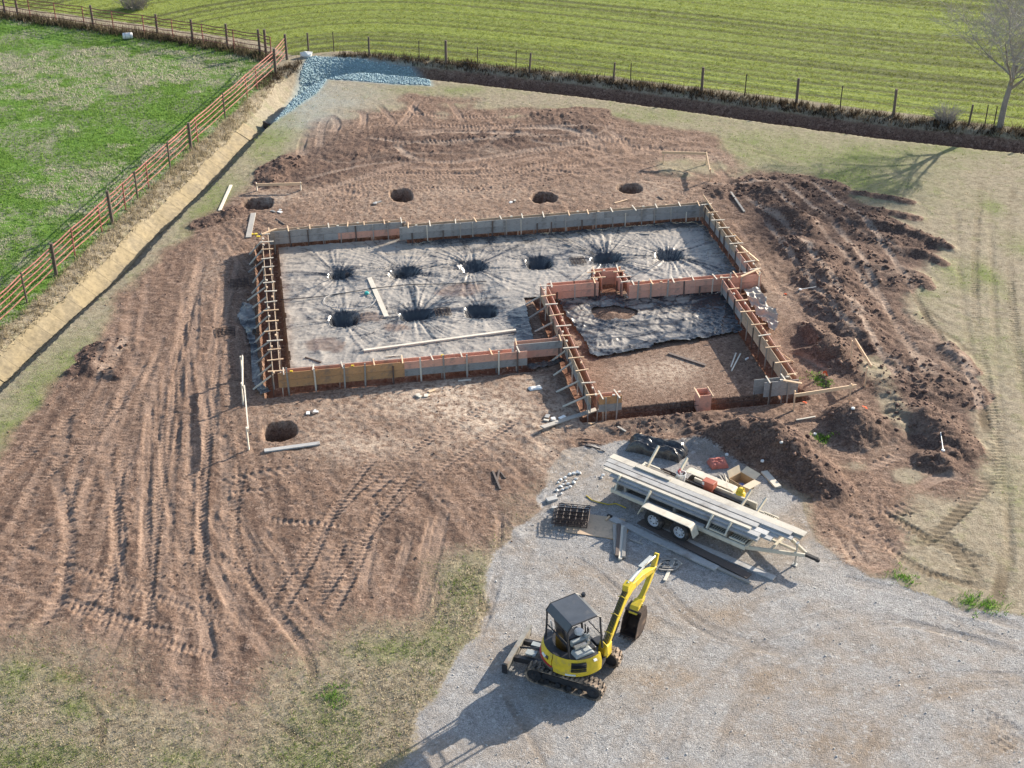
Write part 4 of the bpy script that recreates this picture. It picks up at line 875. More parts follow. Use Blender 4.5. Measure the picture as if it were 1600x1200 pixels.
inview = lambda x, y, m=1.5: np.abs(x) < (y*math.cos(PITCH)+CAM_H*math.sin(PITCH))*800/FOC+m
cmix = lambda k, a, b: np.asarray(a)[None]*(1-k[:,None])+np.asarray(b)[None]*k[:,None]
# pasture
def dp(x, y): return (gzv(x, y, m_past) > .5)*inview(x, y)*np.clip(.75+1.5*fbm(x, y, .35, 301, 3), .1, 1)
P = sample(150000, -37, -12, 46, 95, dp)
dead = lambda P: sstep(.0, .12, fbm(P[:,0], P[:,1], .16, 305, 2)*.8+fbm(P[:,0], P[:,1], 1.1, 306, 3)*.6)
tufts('pasture_grass', 'bright green pasture grass with grey dead patches inside the pipe fence', 'grass', P, (.03,.13), (.03,.07), 3,
      lambda P: cmix(dead(P)*(rng.random(len(P)) < .85), (.175,.285,.065), (.46,.43,.34)), .06, .9)
# crop rows
def dfi(x, y):
    j = gzv(x, y, sdd); rw = .5+.5*np.sin(2*np.pi*j/.95+1.2*fbm(x, y, .3, 64, 2)+.5)
    return (gzv(x, y, m_field) > .5)*inview(x, y)*np.clip(.6+.4*rw**1.5, 0, 1)*np.clip(.9+.5*fbm(x, y, .2, 310, 3), .15, 1)
P = sample(170000, -37, 38, 68, 99, dfi)
tufts('crop_rows', 'young green cereal crop drilled in rows beyond the wire fence', 'crop', P, (.03,.09), (.03,.06), 3,
      lambda P: cmix(np.clip(vn(gzv(P[:,0], P[:,1], sdd)*1.6, gzv(P[:,0], P[:,1], dS)*.03, 90)*.9+.5*vn(gzv(P[:,0], P[:,1], sdd)*.4, gzv(P[:,0], P[:,1], dS)*.02, 91)-.2+rng.normal(0, .12, len(P)), 0, 1), (.15,.168,.046), (.285,.33,.072)), .06, .8)
# dry turf, patchy
def dd_(x, y):
    k = (rng.random(len(x)) > gzv(x, y, m_soil)*1.6)*(gzv(x, y, m_grav) < .4)*(gzv(x, y, m_past) < .4)*(gzv(x, y, m_field) < .4)*inview(x, y)*(gzv(x, y, m_ditch) < .25)
    return k*np.clip(.25+.75*(y < 38)*(x < 4)+.5*gzv(x, y, GREEN)+.7*fbm(x, y, .8, 320, 3)-.25*(x > 12), .04, 1)
P = np.vstack([sample(60000, -15, 2, 25.5, 38, dd_), sample(60000, -24, 30, 38, 78, dd_)])
tufts('dry_grass', 'short dry straw coloured grass with green tufts around the bare soil', 'grass', P, (.02,.08), (.015,.04), 4,
      lambda P: np.where((rng.random(len(P)) < np.clip(gzv(P[:,0], P[:,1], GREEN)*1.1+.12, 0, .9))[:,None], np.array([[.17,.225,.06]]), np.array([[.50,.43,.31]])*rng.uniform(.6,1.25,(len(P),1))), .05, 1.3)
# weeds on banks and fences
def dw(x, y):
    s = gzv(x, y, sdd); bk = gzv(x, y, back); w_ = gzv(x, y, wo)
    a = np.where(bk > .5, (s > w_-.35)*(s < w_+.5), (s > w_-.52)*(s < w_+1.5)*(gzv(x, y, m_past) < .6))
    return a*inview(x, y)*(gzv(x, y, RIP) < .3)*np.clip(.75+fbm(x, y, .8, 330, 3), 0, 1)
P = sample(190000, -26, 38, 44, 84, dw)
bkv = lambda P: gzv(P[:,0], P[:,1], back)
tufts('bank_weeds', 'tall dead weeds and brown grass along the ditch banks', 'weeds', P, lambda P: np.where(bkv(P) > .5, .36, .2)*rng.uniform(.35, 1.3, len(P)), (.015,.05), 5,
      lambda P: np.where((bkv(P) > .5)[:,None], cmix(rng.random(len(P))**3, (.035,.027,.02), (.15,.115,.075)), cmix(rng.random(len(P)), (.17,.14,.085), (.42,.36,.25))), .08, .7)  # weeds of the back ditch tinted darker, shade put into their colour
FB = np.array([G(u, v) for u, v in [(422,92),(366,77),(300,66),(226,56),(145,45),(48,32),(-60,16),(-160,2)]])
def df(x, y):
    d, s, g_ = seg_dist(x, y, FB); return (d < .8)*inview(x, y)*np.clip(1-d/.8, 0, 1)
P = sample(60000, -40, -12, 78, 100, df)
tufts('fence_weeds', 'dark dead weeds along the foot of the pasture back fence', 'weeds', P, (.2,.6), (.02,.06), 4, lambda P: cmix(rng.random(len(P))**2, (.05,.045,.03), (.2,.16,.1)), .1, .5)
# green sprigs on the dirt
P = np.vstack([np.array(G(u, v))+rng.normal(0, s, (n, 2)) for u, v, s, n in [(1285,687,.15,60),(1275,592,.2,40),(1288,600,.15,40),(1410,905,.2,50),(1516,943,.2,50),(1550,948,.25,60),(520,1095,.25,50)]])
tufts('green_sprigs', 'small bright green sprigs sprouting on the loose dirt', 'weeds', P, (.05,.14), (.02,.04), 5, lambda P: np.tile((.12,.24,.04), (len(P), 1)), .05, .8)

t_ = (1+5**.5)/2
ICO = np.array([(-1,t_,0),(1,t_,0),(-1,-t_,0),(1,-t_,0),(0,-1,t_),(0,1,t_),(0,-1,-t_),(0,1,-t_),(t_,0,-1),(t_,0,1),(-t_,0,-1),(-t_,0,1)])/math.hypot(1, t_)
ICF = np.array([(0,11,5),(0,5,1),(0,1,7),(0,7,10),(0,10,11),(1,5,9),(5,11,4),(11,10,2),(10,7,6),(7,1,8),(3,9,4),(3,4,2),(3,2,6),(3,6,8),(3,8,9),(4,9,5),(2,4,11),(6,2,10),(8,6,7),(9,8,1)])
def stones(name, label, cat, P, size, tint, flat=.7, jit=.28, sink=.25):
    n = len(P); g = gzv(P[:,0], P[:,1]); s = size(P)
    sc = np.stack([rng.uniform(.8,1.35,n), rng.uniform(.7,1.1,n), rng.uniform(.5,.9,n)*flat/.7], -1)*s[:,None]
    V = ICO[None]*(1+rng.normal(0, jit, (n, 12, 1)).clip(-.5,.6)); V = V*sc[:,None,:]
    a = rng.uniform(0, 6.283, n); c, q = np.cos(a)[:,None], np.sin(a)[:,None]
    X = V[:,:,0]*c-V[:,:,1]*q; Y = V[:,:,0]*q+V[:,:,1]*c
    V = np.stack([X+P[:,0,None], Y+P[:,1,None], V[:,:,2]+(g+s*sink)[:,None]], -1)
    T = np.repeat(tint(P)[:,None,:], 12, 1); T = np.concatenate([T, np.ones((n, 12, 1))], -1)
    F = ICF[None]+(np.arange(n)*12)[:,None,None]
    o = np_mesh(name, V.reshape(-1, 3), F.reshape(-1, 3), M('stone_tint'), {'tint': T.reshape(-1, 4)})
    return tag(o, label, cat, kind='stuff')
def dc(x, y):
    r_ = gzv(x, y, rough); so = gzv(x, y, m_soil)
    return (np.clip(r_-.25, 0, 1)**1.3*1.1+so*(1-gzv(x, y, TR))*.12*np.clip(.5+2.2*fbm(x, y, .5, 350, 3), 0, 1))*(gzv(x, y, bfl) < .3)*(gzv(x, y, m_grav) < .75)*inview(x, y)
P = sample(70000, -20, 26, 27, 80, dc); P = P[:11000]
stones('dirt_clods', 'loose brown dirt clods on the heaps and churned ground', 'dirt', P,
       lambda P: (.016+.022*rng.random(len(P))+.09*np.clip(gzv(P[:,0], P[:,1], rough), 0, 1)*rng.random(len(P))**4),
       lambda P: cmix(np.clip(gzv(P[:,0], P[:,1], dark)*1.2+rng.normal(0, .15, len(P)), 0, 1), (.24,.158,.115), (.13,.082,.065)), .7, .3)
P = sample(40000, -16, -3, 70, 86, lambda x, y: gzv(x, y, RIP) > .55); P = P[:10000]
stones('riprap_stones', 'pale blue crushed stone lining the bend of the ditch', 'stones', P, lambda P: rng.uniform(.028,.065,len(P)),
       lambda P: cmix(rng.random(len(P)), (.21,.30,.325), (.35,.46,.49)), .8, .2)
P = sample(60000, -9, 16, 25.5, 44, lambda x, y: (gzv(x, y, m_grav) > .6)*inview(x, y)*np.clip(.5+1.5*fbm(x, y, .6, 360, 3), .1, 1)); P = P[:1500]
stones('gravel_stones', 'loose grey stones scattered over the gravel yard', 'gravel', P, lambda P: .009+.02*rng.random(len(P))**4, lambda P: cmix(rng.random(len(P)), (.30,.295,.29), (.55,.54,.52)), .8, .2)

# ================================================================== EROSION BLANKET, DRAIN
simple('straw_mat', (.25,.2,.118), .9, .3, 5, bump=.3, objrand=.06)
eb = empty('erosion_blanket', (*G(210,385), 0), 0, 'straw coloured erosion blanket panels lining the swale beside the pipe fence', 'erosion blanket')
e0 = Vector(eb.location)
Sl = np.concatenate([[0], np.cumsum(np.hypot(*np.diff(DL, axis=0).T))])
def dpt(s, off):
    x = np.interp(s, Sl, DL[:,0]); y = np.interp(s, Sl, DL[:,1]); x2 = np.interp(s+.3, Sl, DL[:,0]); y2 = np.interp(s+.3, Sl, DL[:,1])
    L = math.hypot(x2-x, y2-y); return x-(y2-y)/L*off, y+(x2-x)/L*off
s0 = seg_dist(np.array([G(-140,730)[0]]), np.array([G(-140,730)[1]]), DL)[1][0]; s1 = seg_dist(np.array([G(414,192)[0]]), np.array([G(414,192)[1]]), DL)[1][0]
s = s0; rk = random.Random(9)
while s < s1-.4:
    ln = min(rk.uniform(1.05,1.45), s1-s); V = []; F = []; e_in = .5+rk.uniform(-.05,.05); e_out = 1.28+rk.uniform(-.1,.1)
    na, nb = 5, 9
    for i in range(na):
        for j in range(nb):
            x, y = dpt(s+(ln+.006)*i/(na-1), e_in+(e_out-e_in)*j/(nb-1)); V.append((x-e0.x, y-e0.y, gz(x, y)+.028+.006*(i == 0)))
    for i in range(na-1):
        for j in range(nb-1): a = i*nb+j; F.append((a, a+1, a+nb+1, a+nb))
    mb = MB(); mb.v = V; mb.f = F; o = mb.build('panel', 'straw_mat', eb)
    sm = o.modifiers.new('thick', 'SOLIDIFY'); sm.thickness = .02; sm.offset = -1
    s += ln
simple('dark_rubber', (.025,.025,.027), .7, .3, 8)
a = G(411,181); b_ = G(431,190); zc = gz((a[0]+b_[0])/2, (a[1]+b_[1])/2)
o = MB().beam((0,0,0), (b_[0]-a[0], b_[1]-a[1], 0), .12, .5).build('check_dam', 'dark_rubber', loc=(a[0], a[1], zc+.2)); tag(o, 'black check dam board where straw blanket meets blue stones', 'dam board')
# ================================================================== FENCES
def pipe_fence(label, posts, rails, group=None):
    """posts: (u, v, kind) kind w = round timber post, r = red pipe"""
    pw = [(*G(u, v), k) for u, v, k in posts]; o0 = Vector((pw[0][0], pw[0][1], gz(pw[0][0], pw[0][1])))
    root = empty('pipe_fence', o0, 0, label, 'fence', group); tops = []
    for x, y, k in pw:
        g = gz(x, y); q = Vector((x, y, g))-o0; tops.append(q)
        ln = (rf.uniform(-.03,.03), rf.uniform(-.03,.03))
        if k == 'w': MB().cyl(q+Vector((.06,.06,-.2)), q+Vector((.06+ln[0],.06+ln[1],rf.uniform(1.4,1.6))), .085, .075, 8).build('post', 'post_wood', root)
        elif k == 'd': MB().cyl(q+Vector((.05,.05,-.2)), q+Vector((.05+ln[0],.05+ln[1],1.4)), .045, .04, 6).build('post', 'post_wood', root)
        else: MB().cyl(q+Vector((0,0,-.2)), q+Vector((ln[0],ln[1],1.32)), .036, .036, 6).build('post', 'red_paint_rust', root)
    for z in rails:
        i = 0
        while i < len(tops)-1:
            j = min(i+2, len(tops)-1); pts = []
            for k in range(i, j):
                for t in (0, .5): pts.append(tops[k].lerp(tops[k+1], t)+Vector((0,0,z-.03*(t == .5)+rf.uniform(-.015,.015))))
            pts.append(tops[j]+Vector((0,0,z))); MB().tube(pts, 0.03 if z > 1.2 else .025, 6).build('rail', 'red_paint_rust', root); i = j
    return root
pipe_fence('red pipe rail fence along the straw lined swale', [(447,95,'w'),(429,117,'w'),(402,141,'r'),(387,155,'r'),(351,189,'d'),(310,227,'r'),(297,239,'w'),(265,269,'d'),(233,299,'r'),(214,316,'d'),(197,332,'r'),(174,353,'w'),(160,366,'r'),(118,405,'r'),(86,435,'w'),(41,477,'d'),(0,516,'r'),(-40,553,'w'),(-90,600,'r'),(-150,656,'w'),(-230,730,'r')], (.35,.62,.88,1.12,1.3))
pipe_fence('rusty pipe rail fence across the back of the pasture', [(424,90,'r'),(405,85,'w'),(366,78,'r'),(354,75,'w'),(318,69,'r'),(300,66,'w'),(271,62,'r'),(245,58,'w'),(226,55,'r'),(178,49,'r'),(145,44,'w'),(132,42,'r'),(88,36,'r'),(48,31,'r'),(27,27,'w'),(7,24,'w'),(-40,17,'r'),(-100,8,'w')], (.35,.62,.88,1.12,1.3))
pr = [(482,80,'d'),(522,84,'t'),(577,88,'d'),(655,96,'t'),(697,100,'w'),(746,106,'t'),(806,112,'t'),(827,114,'d'),(958,130,'d'),(985,133,'t'),(1096,146,'w'),(1163,153,'t'),(1244,164,'w'),(1312,171,'t'),(1396,181,'w'),(1513,196,'d'),(1538,199,'t'),(1552,201,'t'),(1640,212,'w'),(1740,224,'t')]
pw = [(*G(u, v), k) for u, v, k in pr]; o0 = Vector((pw[0][0], pw[0][1], gz(pw[0][0], pw[0][1])))
wf = empty('wire_fence', o0, 0, 'weathered timber and steel post wire fence between ditch and crop', 'fence'); tops = []
for x, y, k in pw:
    q = Vector((x, y, gz(x, y)))-o0; tops.append(q); l = rf.uniform(-.06,.1)
    if k == 't': MB().beam(q+Vector((0,0,-.2)), q+Vector((l*.3,0,1.25)), .05, .035, up=(0,1,0)).build('post', 'rebar_steel', wf)
    else: MB().cyl(q+Vector((0,0,-.2)), q+Vector((l,.03,1.42 if k == 'w' else 1.15)), .085 if k == 'w' else .06, .075 if k == 'w' else .055, 8).build('post', 'post_wood', wf)
for z in (.25,.5,.75,1.0): MB().tube([t+Vector((0,0,z+rf.uniform(-.02,.02))) for t in tops], .006, 4).build('wire', 'wire_steel', wf)
# rusty braces and stray posts at the fence corner
MB().cyl((0,0,-.1), (0,0,1.55), .09, .08, 8).build('corner_post', 'post_wood', loc=(*G(416,84), gz(*G(416,84))))
tag(bpy.data.objects['corner_post'], 'thick timber corner post where the two pipe fences meet', 'post')
# ================================================================== BARE TREE
simple('bark', (.27,.24,.21), .9, .35, 8, stretch=(14,14,2), bump=.4); simple('twig', (.34,.31,.28), .9, .2, 6)
tx, ty = G(1562,199); tr = empty('bare_tree', (tx, ty, gz(tx, ty)), 0, 'tall leafless grey tree standing on the ditch bank', 'tree')
rt_ = random.Random(21); TRK = MB(); CR = MB(); TW = []
def limb(p, d, L, r, lev):
    n = 5 if lev < 2 else 3; pts = [p]; dd0 = d.copy(); rad = [r]
    for i in range(n):
        dd0 = (dd0+Vector((rt_.uniform(-1,1), rt_.uniform(-1,1), rt_.uniform(-.5,.9)))*(.14 if lev == 0 else .24)).normalized()
        pts.append(pts[-1]+dd0*L/n); rad.append(r*(1-(i+1)/n*(.45 if lev == 0 else .6)))
    (TRK if lev < 2 else CR).tube(pts, rad, 8 if lev == 0 else (6 if lev == 1 else (4 if lev == 2 else 3)), cap=False)
    if lev >= 4: return
    k = (7, 6, 8, 13)[lev]
    for i in range(k):
        t = rt_.uniform(.25 if lev else .5, 1); j = min(int(t*n), n-1); q = pts[j].lerp(pts[j+1], t*n-j)
        az = rt_.uniform(0, 6.283); up = rt_.uniform(.25, 1.1) if lev < 2 else rt_.uniform(-.25, .8)
        nd = (Vector((math.cos(az), math.sin(az), up))+dd0*.55).normalized()
        limb(q, nd, (L*rt_.uniform(.75,1.05) if lev == 0 else L*rt_.uniform(.5,.75)), max(.0065, rad[j]*rt_.uniform(.4,.6)), lev+1)
limb(Vector((0,0,-.2)), Vector((.14,.02,1)).normalized(), 3.6, .19, 0)
TRK.build('trunk', 'bark', tr, smooth=True); CR.build('crown', 'twig', tr)
# brushy shrub at the ditch edge
def brush(label, u, v, r, n, mat='twig', name='bare_shrub'):
    x, y = G(u, v); root = empty(name, (x, y, gz(x, y)), 0, label, 'shrub'); mb = MB(); st_ = MB()
    for i in range(6):
        st_.cyl((0,0,-.1), (rt_.uniform(-.3,.3)*r, rt_.uniform(-.3,.3)*r, .3), .02, .012, 4)
    for i in range(n):
        a = rt_.uniform(0, 6.28); q = Vector((math.cos(a)*r*rt_.random()*.5, math.sin(a)*r*rt_.random()*.5, .02)); e = Vector((math.cos(a)*r*rt_.uniform(.2,1), math.sin(a)*r*rt_.uniform(.2,1), rt_.uniform(.2,.9)*r))
        mid = q.lerp(e, .5)+Vector((rt_.uniform(-.1,.1), rt_.uniform(-.1,.1), .12)); mb.tube([q, mid, e], [.012,.009,.005], 3, cap=False)
    st_.build('stem', 'bark', root); mb.build('twigs', mat, root)
brush('low leafless shrub on the ditch bank beside the bare tree', 1478, 190, 1.1, 220)
brush('dark scrubby shrub behind the pasture back fence', 212, 12, 1.6, 260, 'bark')
# ================================================================== MINI EXCAVATOR
simple('exc_yellow', (.70,.52,.035), .42, .12, 4, dirt=((.34,.26,.13), .65, 4.5, .5))
simple('exc_black', (.03,.031,.036), .45, .3, 5, dirt=((.14,.12,.1), .5, 4, .55))
simple('exc_canopy', (.075,.085,.10), .38, .15, 3, dirt=((.16,.155,.15), .5, 2.5, .55))
simple('exc_grey', (.34,.37,.37), .5, .12, 4, dirt=((.2,.18,.16), .5, 4, .5))
simple('exc_steel', (.55,.54,.5), .35, .15, 6, metal=.7, dirt=((.3,.25,.2), .6, 4, .5))
simple('exc_blade', (.30,.285,.25), .5, .25, 5, metal=.25, dirt=((.24,.17,.12), .7, 3, .5))
simple('track_rubber', (.07,.06,.052), .85, .35, 7, dirt=((.34,.26,.195), .95, 3.5, .4))
simple('bucket_steel', (.06,.042,.035), .6, .35, 6, dirt=((.25,.17,.12), .7, 4, .5))
simple('exc_white', (.75,.75,.74), .45, .05, 5); simple('exc_red', (.45,.03,.03), .45, .1, 5)
EX, EY = 1.70, 29.66; EZ = max(gz(EX+a, EY+b) for a in (-1,-.5,0,.5,1) for b in (-.9,0,.9))-.015
ex = empty('mini_excavator', (EX, EY, EZ), 0, 'yellow mini excavator with dark canopy parked on the gravel yard', 'excavator')
MU = Matrix.Rotation(R(157), 4, 'Z'); MH = Matrix.Rotation(R(30), 4, 'Z')
# --- undercarriage (local x towards the blade)
def stadium(L, h, n=9):
    r = h/2; P = []
    for i in range(n+1): a = -math.pi/2+math.pi*i/n; P.append((L/2-r+r*math.cos(a), r+r*math.sin(a)))
    for i in range(n+1): a = math.pi/2+math.pi*i/n; P.append((-L/2+r+r*math.cos(a), r+r*math.sin(a)))
    return P
for s in (-1, 1):
    y = s*.69; mb = MB(MU)
    P = stadium(2.2, .5, 10); Pi = stadium(2.1, .42, 10); n = len(P)
    for i in range(n):                                          # belt with real thickness
        j = (i+1) % n
        a, b, c, d = P[i], P[j], (Pi[j][0], Pi[j][1]+.04), (Pi[i][0], Pi[i][1]+.04)
        for q0, q1 in ((y-.17, y+.17),):
            mb.add([(a[0],q0,a[1]),(b[0],q0,b[1]),(b[0],q1,b[1]),(a[0],q1,a[1]),(d[0],q0,d[1]),(c[0],q0,c[1]),(c[0],q1,c[1]),(d[0],q1,d[1])], [(0,1,2,3),(7,6,5,4),(0,4,5,1),(3,2,6,7)])
    L_ = [math.dist(P[i], P[(i+1) % n]) for i in range(n)]; per = sum(L_); nl = 40
    for k in range(nl):                                         # staggered lugs
        t = per*k/nl; i = 0
        while t > L_[i]: t -= L_[i]; i += 1
        f = t/L_[i]; p, q = P[i], P[(i+1) % n]; cx, cz = p[0]+(q[0]-p[0])*f, p[1]+(q[1]-p[1])*f; a = math.atan2(q[1]-p[1], q[0]-p[0])
        rot = Matrix.Rotation(-a, 3, 'Y')
        for h_, dx in ((-1, .0), (1, .035)):
            nrm = rot @ Vector((0,0,-1)); c = Vector((cx, y+h_*.085, cz))+rot @ Vector((dx,0,0))+nrm*.012
            mb.box(c, (.062, .15, .05), rot @ Matrix.Rotation(h_*.22, 3, 'Z'))
    tk = mb.build('track', 'track_rubber', ex)
    w = MB(MU)
    w.box((0, y, .25), (1.55, .16, .2)); w.build('track_frame', 'exc_black', tk)
    for nm, xx, r_ in (('idler', .85, .2), ('sprocket', -.85, .19)):
        MB(MU).cyl((xx, y-.13, .25), (xx, y+.13, .25), r_, r_, 16).cyl((xx, y+s*.13, .25), (xx, y+s*.17, .25), .08, .06, 10).build(nm, 'exc_black', tk)
    for k in range(4): MB(MU).cyl((-.48+k*.32, y-.13, .12), (-.48+k*.32, y+.13, .12), .075, None, 10).build('roller', 'exc_black', tk)
MB(MU).box((0,0,.36), (.95,1.2,.22)).box((.1,0,.5), (.7,.7,.12)).build('undercarriage_frame', 'exc_black', ex, bevel=.02)
MB().cyl((0,0,.5), (0,0,.62), .42, .42, 24).build('slew_ring', 'exc_black', ex, smooth=True)
bl = MB(MU); n = 7; prof = []
for i in range(n): a = -.5+1.0*i/(n-1); prof.append((1.74-.12*math.cos(a*1.6), .03+.37*i/(n-1)))
prof2 = [(x+.035, z) for x, z in prof[::-1]]; bl.prism(prof+prof2, -.86, .86)
bo = bl.build('dozer_blade', 'exc_blade', ex)
MB(MU).box((1.70,-.86,.2), (.16,.03,.3)).box((1.70,.86,.2), (.16,.03,.3)).build('blade_end', 'exc_black', bo)
MB(MU).box((1.66,0,.415), (.13,1.74,.03)).build('blade_lip', 'exc_blade', bo)
for s in (-1, 1): MB(MU).prism([(.4,.22),(.4,.42),(1.2,.34),(1.62,.3),(1.62,.14),(1.2,.18)], s*.36-.06, s*.36+.06).build('blade_arm', 'exc_black', bo)
MB(MU).cyl((.45,0,.5), (1.05,0,.46), .055, None, 10).cyl((1.05,0,.46), (1.6,0,.32), .03, None, 8).build('blade_cylinder', 'exc_black', bo)
MB(MU).box((1.18,.2,.42), (.3,.2,.04)).box((1.15,-.18,.41), (.34,.16,.04)).build('step_plate', 'exc_grey', bo)
# --- house
RH = .90
def arc_shell(r0, z0, r1, z1, a0, a1, n=22, th=.03):
    V = []; F = []
    for k in range(n+1):
        a = R(a0+(a1-a0)*k/n)
        for r_, z in ((r0, z0), ((r0+r1)/2+.035, (z0+z1)/2), (r1, z1), (r1-th-.02, z1), (r0-th, z0)): V.append((r_*math.cos(a), r_*math.sin(a), z))
    for k in range(n):
        for i in range(5): F.append((k*5+i, (k+1)*5+i, (k+1)*5+(i+1) % 5, k*5+(i+1) % 5))
    F += [tuple(range(5)), tuple(n*5+i for i in (4,3,2,1,0))]
    return V, F
deck = MB(MH); prof = [(RH*.97*math.cos(R(a)), RH*.97*math.sin(R(a))) for a in range(105, 300, 8)]+[(.62,-.62),(.72,-.2),(.72,.5),(.2,.82)]
n = len(prof); deck.add([(x, y, .6) for x, y in prof]+[(x, y, .74) for x, y in prof], [tuple(range(n-1,-1,-1)), tuple(range(n, 2*n))]+[(i, (i+1) % n, n+(i+1) % n, n+i) for i in range(n)])
deck.build('deck', 'exc_black', ex)
V, F = arc_shell(RH, .62, RH-.05, 1.16, 196, 292); hood = MB(MH).add(V, F).build('engine_hood', 'exc_yellow', ex, smooth=True)
V, F = arc_shell(RH, .74, RH-.05, 1.14, 118, 194); lp = MB(MH).add(V, F).build('side_cover', 'exc_yellow', ex, smooth=True)
V, F = arc_shell(RH+.004, .60, RH+.004, .74, 118, 198); MB(MH).add(V, F).build('lower_skirt', 'exc_black', lp, smooth=True)
V, F = arc_shell(RH+.012, .735, RH+.012, .765, 130, 196, th=.01); MB(MH).add(V, F).build('red_stripe', 'exc_red', lp, smooth=True)
V, F = arc_shell(RH+.02, .9, RH+.008, 1.0, 181, 186, 4, .01); MB(MH).add(V, F).build('latch_mark', 'exc_black', lp)
V, F = arc_shell(RH+.02, .88, RH+.01, .96, 168, 179, 4, .008); MB(MH).add(V, F).build('name_plate', 'exc_white', lp)
V, F = arc_shell(RH+.022, 1.04, RH-.0, 1.1, 272, 278, 4, .008); MB(MH).add(V, F).build('name_plate', 'exc_white', hood)
for k in range(5):
    z = .80+k*.062; V, F = arc_shell(RH+.030, z, RH+.012, z+.024, 232, 258, 8, .02); MB(MH).add(V, F).build('louver', 'exc_black', hood)
V, F = arc_shell(RH+.012, .66, RH+.014, .70, 222, 240, 6, .008); MB(MH).add(V, F).build('badge', 'exc_white', hood)
# top covers
top = MB(MH); pr_ = [(RH*.94*math.cos(R(a)), RH*.94*math.sin(R(a))) for a in range(120, 293, 8)]; inn = [(x*.72, y*.72) for x, y in pr_[::-1]]; pp = pr_+inn; n = len(pp)
top.add([(x, y, 1.13) for x, y in pp]+[(x, y, 1.17) for x, y in pp], [(i, (i+1) % n, n+(i+1) % n, n+i) for i in range(n)]); m2 = len(pr_)
for i in range(m2-1): top.add([(pr_[i][0],pr_[i][1],1.17),(pr_[i+1][0],pr_[i+1][1],1.17),(pr_[i+1][0]*.72,pr_[i+1][1]*.72,1.17),(pr_[i][0]*.72,pr_[i][1]*.72,1.17)], [(0,1,2,3)])
top.build('top_rim', 'exc_black', ex)
MB(MH).prism([(-.42,1.16),(-.36,1.26),(.12,1.24),(.2,1.14)], -.74, -.42).build('hood_lid', 'exc_grey', ex, bevel=.03)
MB(MH).box((0,-.05,.95), (.7,1.0,.4)).build('engine_block', 'exc_black', ex, bevel=.03)
MB(MH).prism([(.55,.74),(.62,1.1),(.66,1.1),(.7,.74)], -.62, -.3).build('front_cover', 'exc_yellow', ex, bevel=.02)
# seat, consoles, levers
st_ = MB(MH).box((-.1,.16,1.22), (.48,.5,.12)).build('seat', 'exc_black', ex, bevel=.04)
MB(MH).box((-.36,.16,1.5), (.1,.48,.55), Matrix.Rotation(-.18, 3, 'Y')).build('backrest', 'exc_black', st_, bevel=.04)
MB(MH).beam((-.44,.42,1.3), (-.52,.42,1.72), .03, .03).build('seat_trim', 'exc_white', st_)
for s, nm in ((-1, 'console'), (1, 'console')):
    yy = .16+s*.4; c = MB(MH).box((.0,yy,1.28), (.55,.13,.16)).box((.22,yy,1.38), (.16,.1,.1)).build(nm, 'exc_grey', ex, bevel=.025)
    MB(MH).tube([(.24,yy,1.4),(.26,yy,1.55)], .018, 6).lathe([(0,.0),(.03,.01),(.035,.07),(0,.1)], 8, (.26,yy,1.53)).build('joystick', 'exc_black', c)
MB(MH).lathe([(0,.06),(.1,.055),(.13,.02),(.13,-.04),(0,-.05)], 18, (.1,-.05,1.42)).build('air_cleaner_cap', 'exc_white', ex, smooth=True)
MB(MH).box((-.1,-.45,1.3), (.4,.12,.08)).box((.16,-.4,1.3), (.08,.1,.14)).build('control_bracket', 'exc_steel', ex, bevel=.015)
MB(MH).tube([(.42,.1,.74),(.5,.1,1.05),(.48,.1,1.3)], .02, 6).tube([(.42,.24,.74),(.5,.24,1.05),(.48,.24,1.3)], .02, 6).build('travel_lever', 'exc_black', ex)
# canopy
cn = MB(MH); prof = [(-.62,2.06),(-.48,2.25),(.30,2.27),(.44,2.17),(.44,2.14),(.29,2.23),(-.47,2.21),(-.60,2.02)]
cn.prism(prof, -.58, .50); cp = cn.build('canopy_roof', 'exc_canopy', ex, bevel=.018)
rim = MB(MH)
for s in (-.58, .50): rim.tube([(-.62,s,2.05),(-.48,s,2.24),(.30,s,2.26),(.44,s,2.16)], .022, 6)
rim.build('roof_rim', 'exc_black', cp)
for (a, b) in [((-.6,.48,2.04),(-.6,.52,1.12)),((-.6,-.56,2.04),(-.54,-.58,1.14)),((.42,.48,2.16),(.58,.5,.74)),((.42,-.56,2.16),(.5,-.6,1.1))]:
    MB(MH).tube([a, ((a[0]*.75+b[0]*.25), a[1], a[2]-.3), b], .03, 8).build('canopy_post', 'exc_black', ex)
MB(MH).tube([(-.6,.5,1.6),(-.57,-.57,1.6)], .02, 6).tube([(.5,-.6,1.5),(.5,.1,1.5)], .016, 6).build('guard_bar', 'exc_black', ex)
MB(MH).lathe([(0,-.06),(.05,-.05),(.07,.02),(.05,.06),(0,.06)], 10, (.5,.4,2.2)).build('work_lamp', 'exc_black', ex, smooth=True)
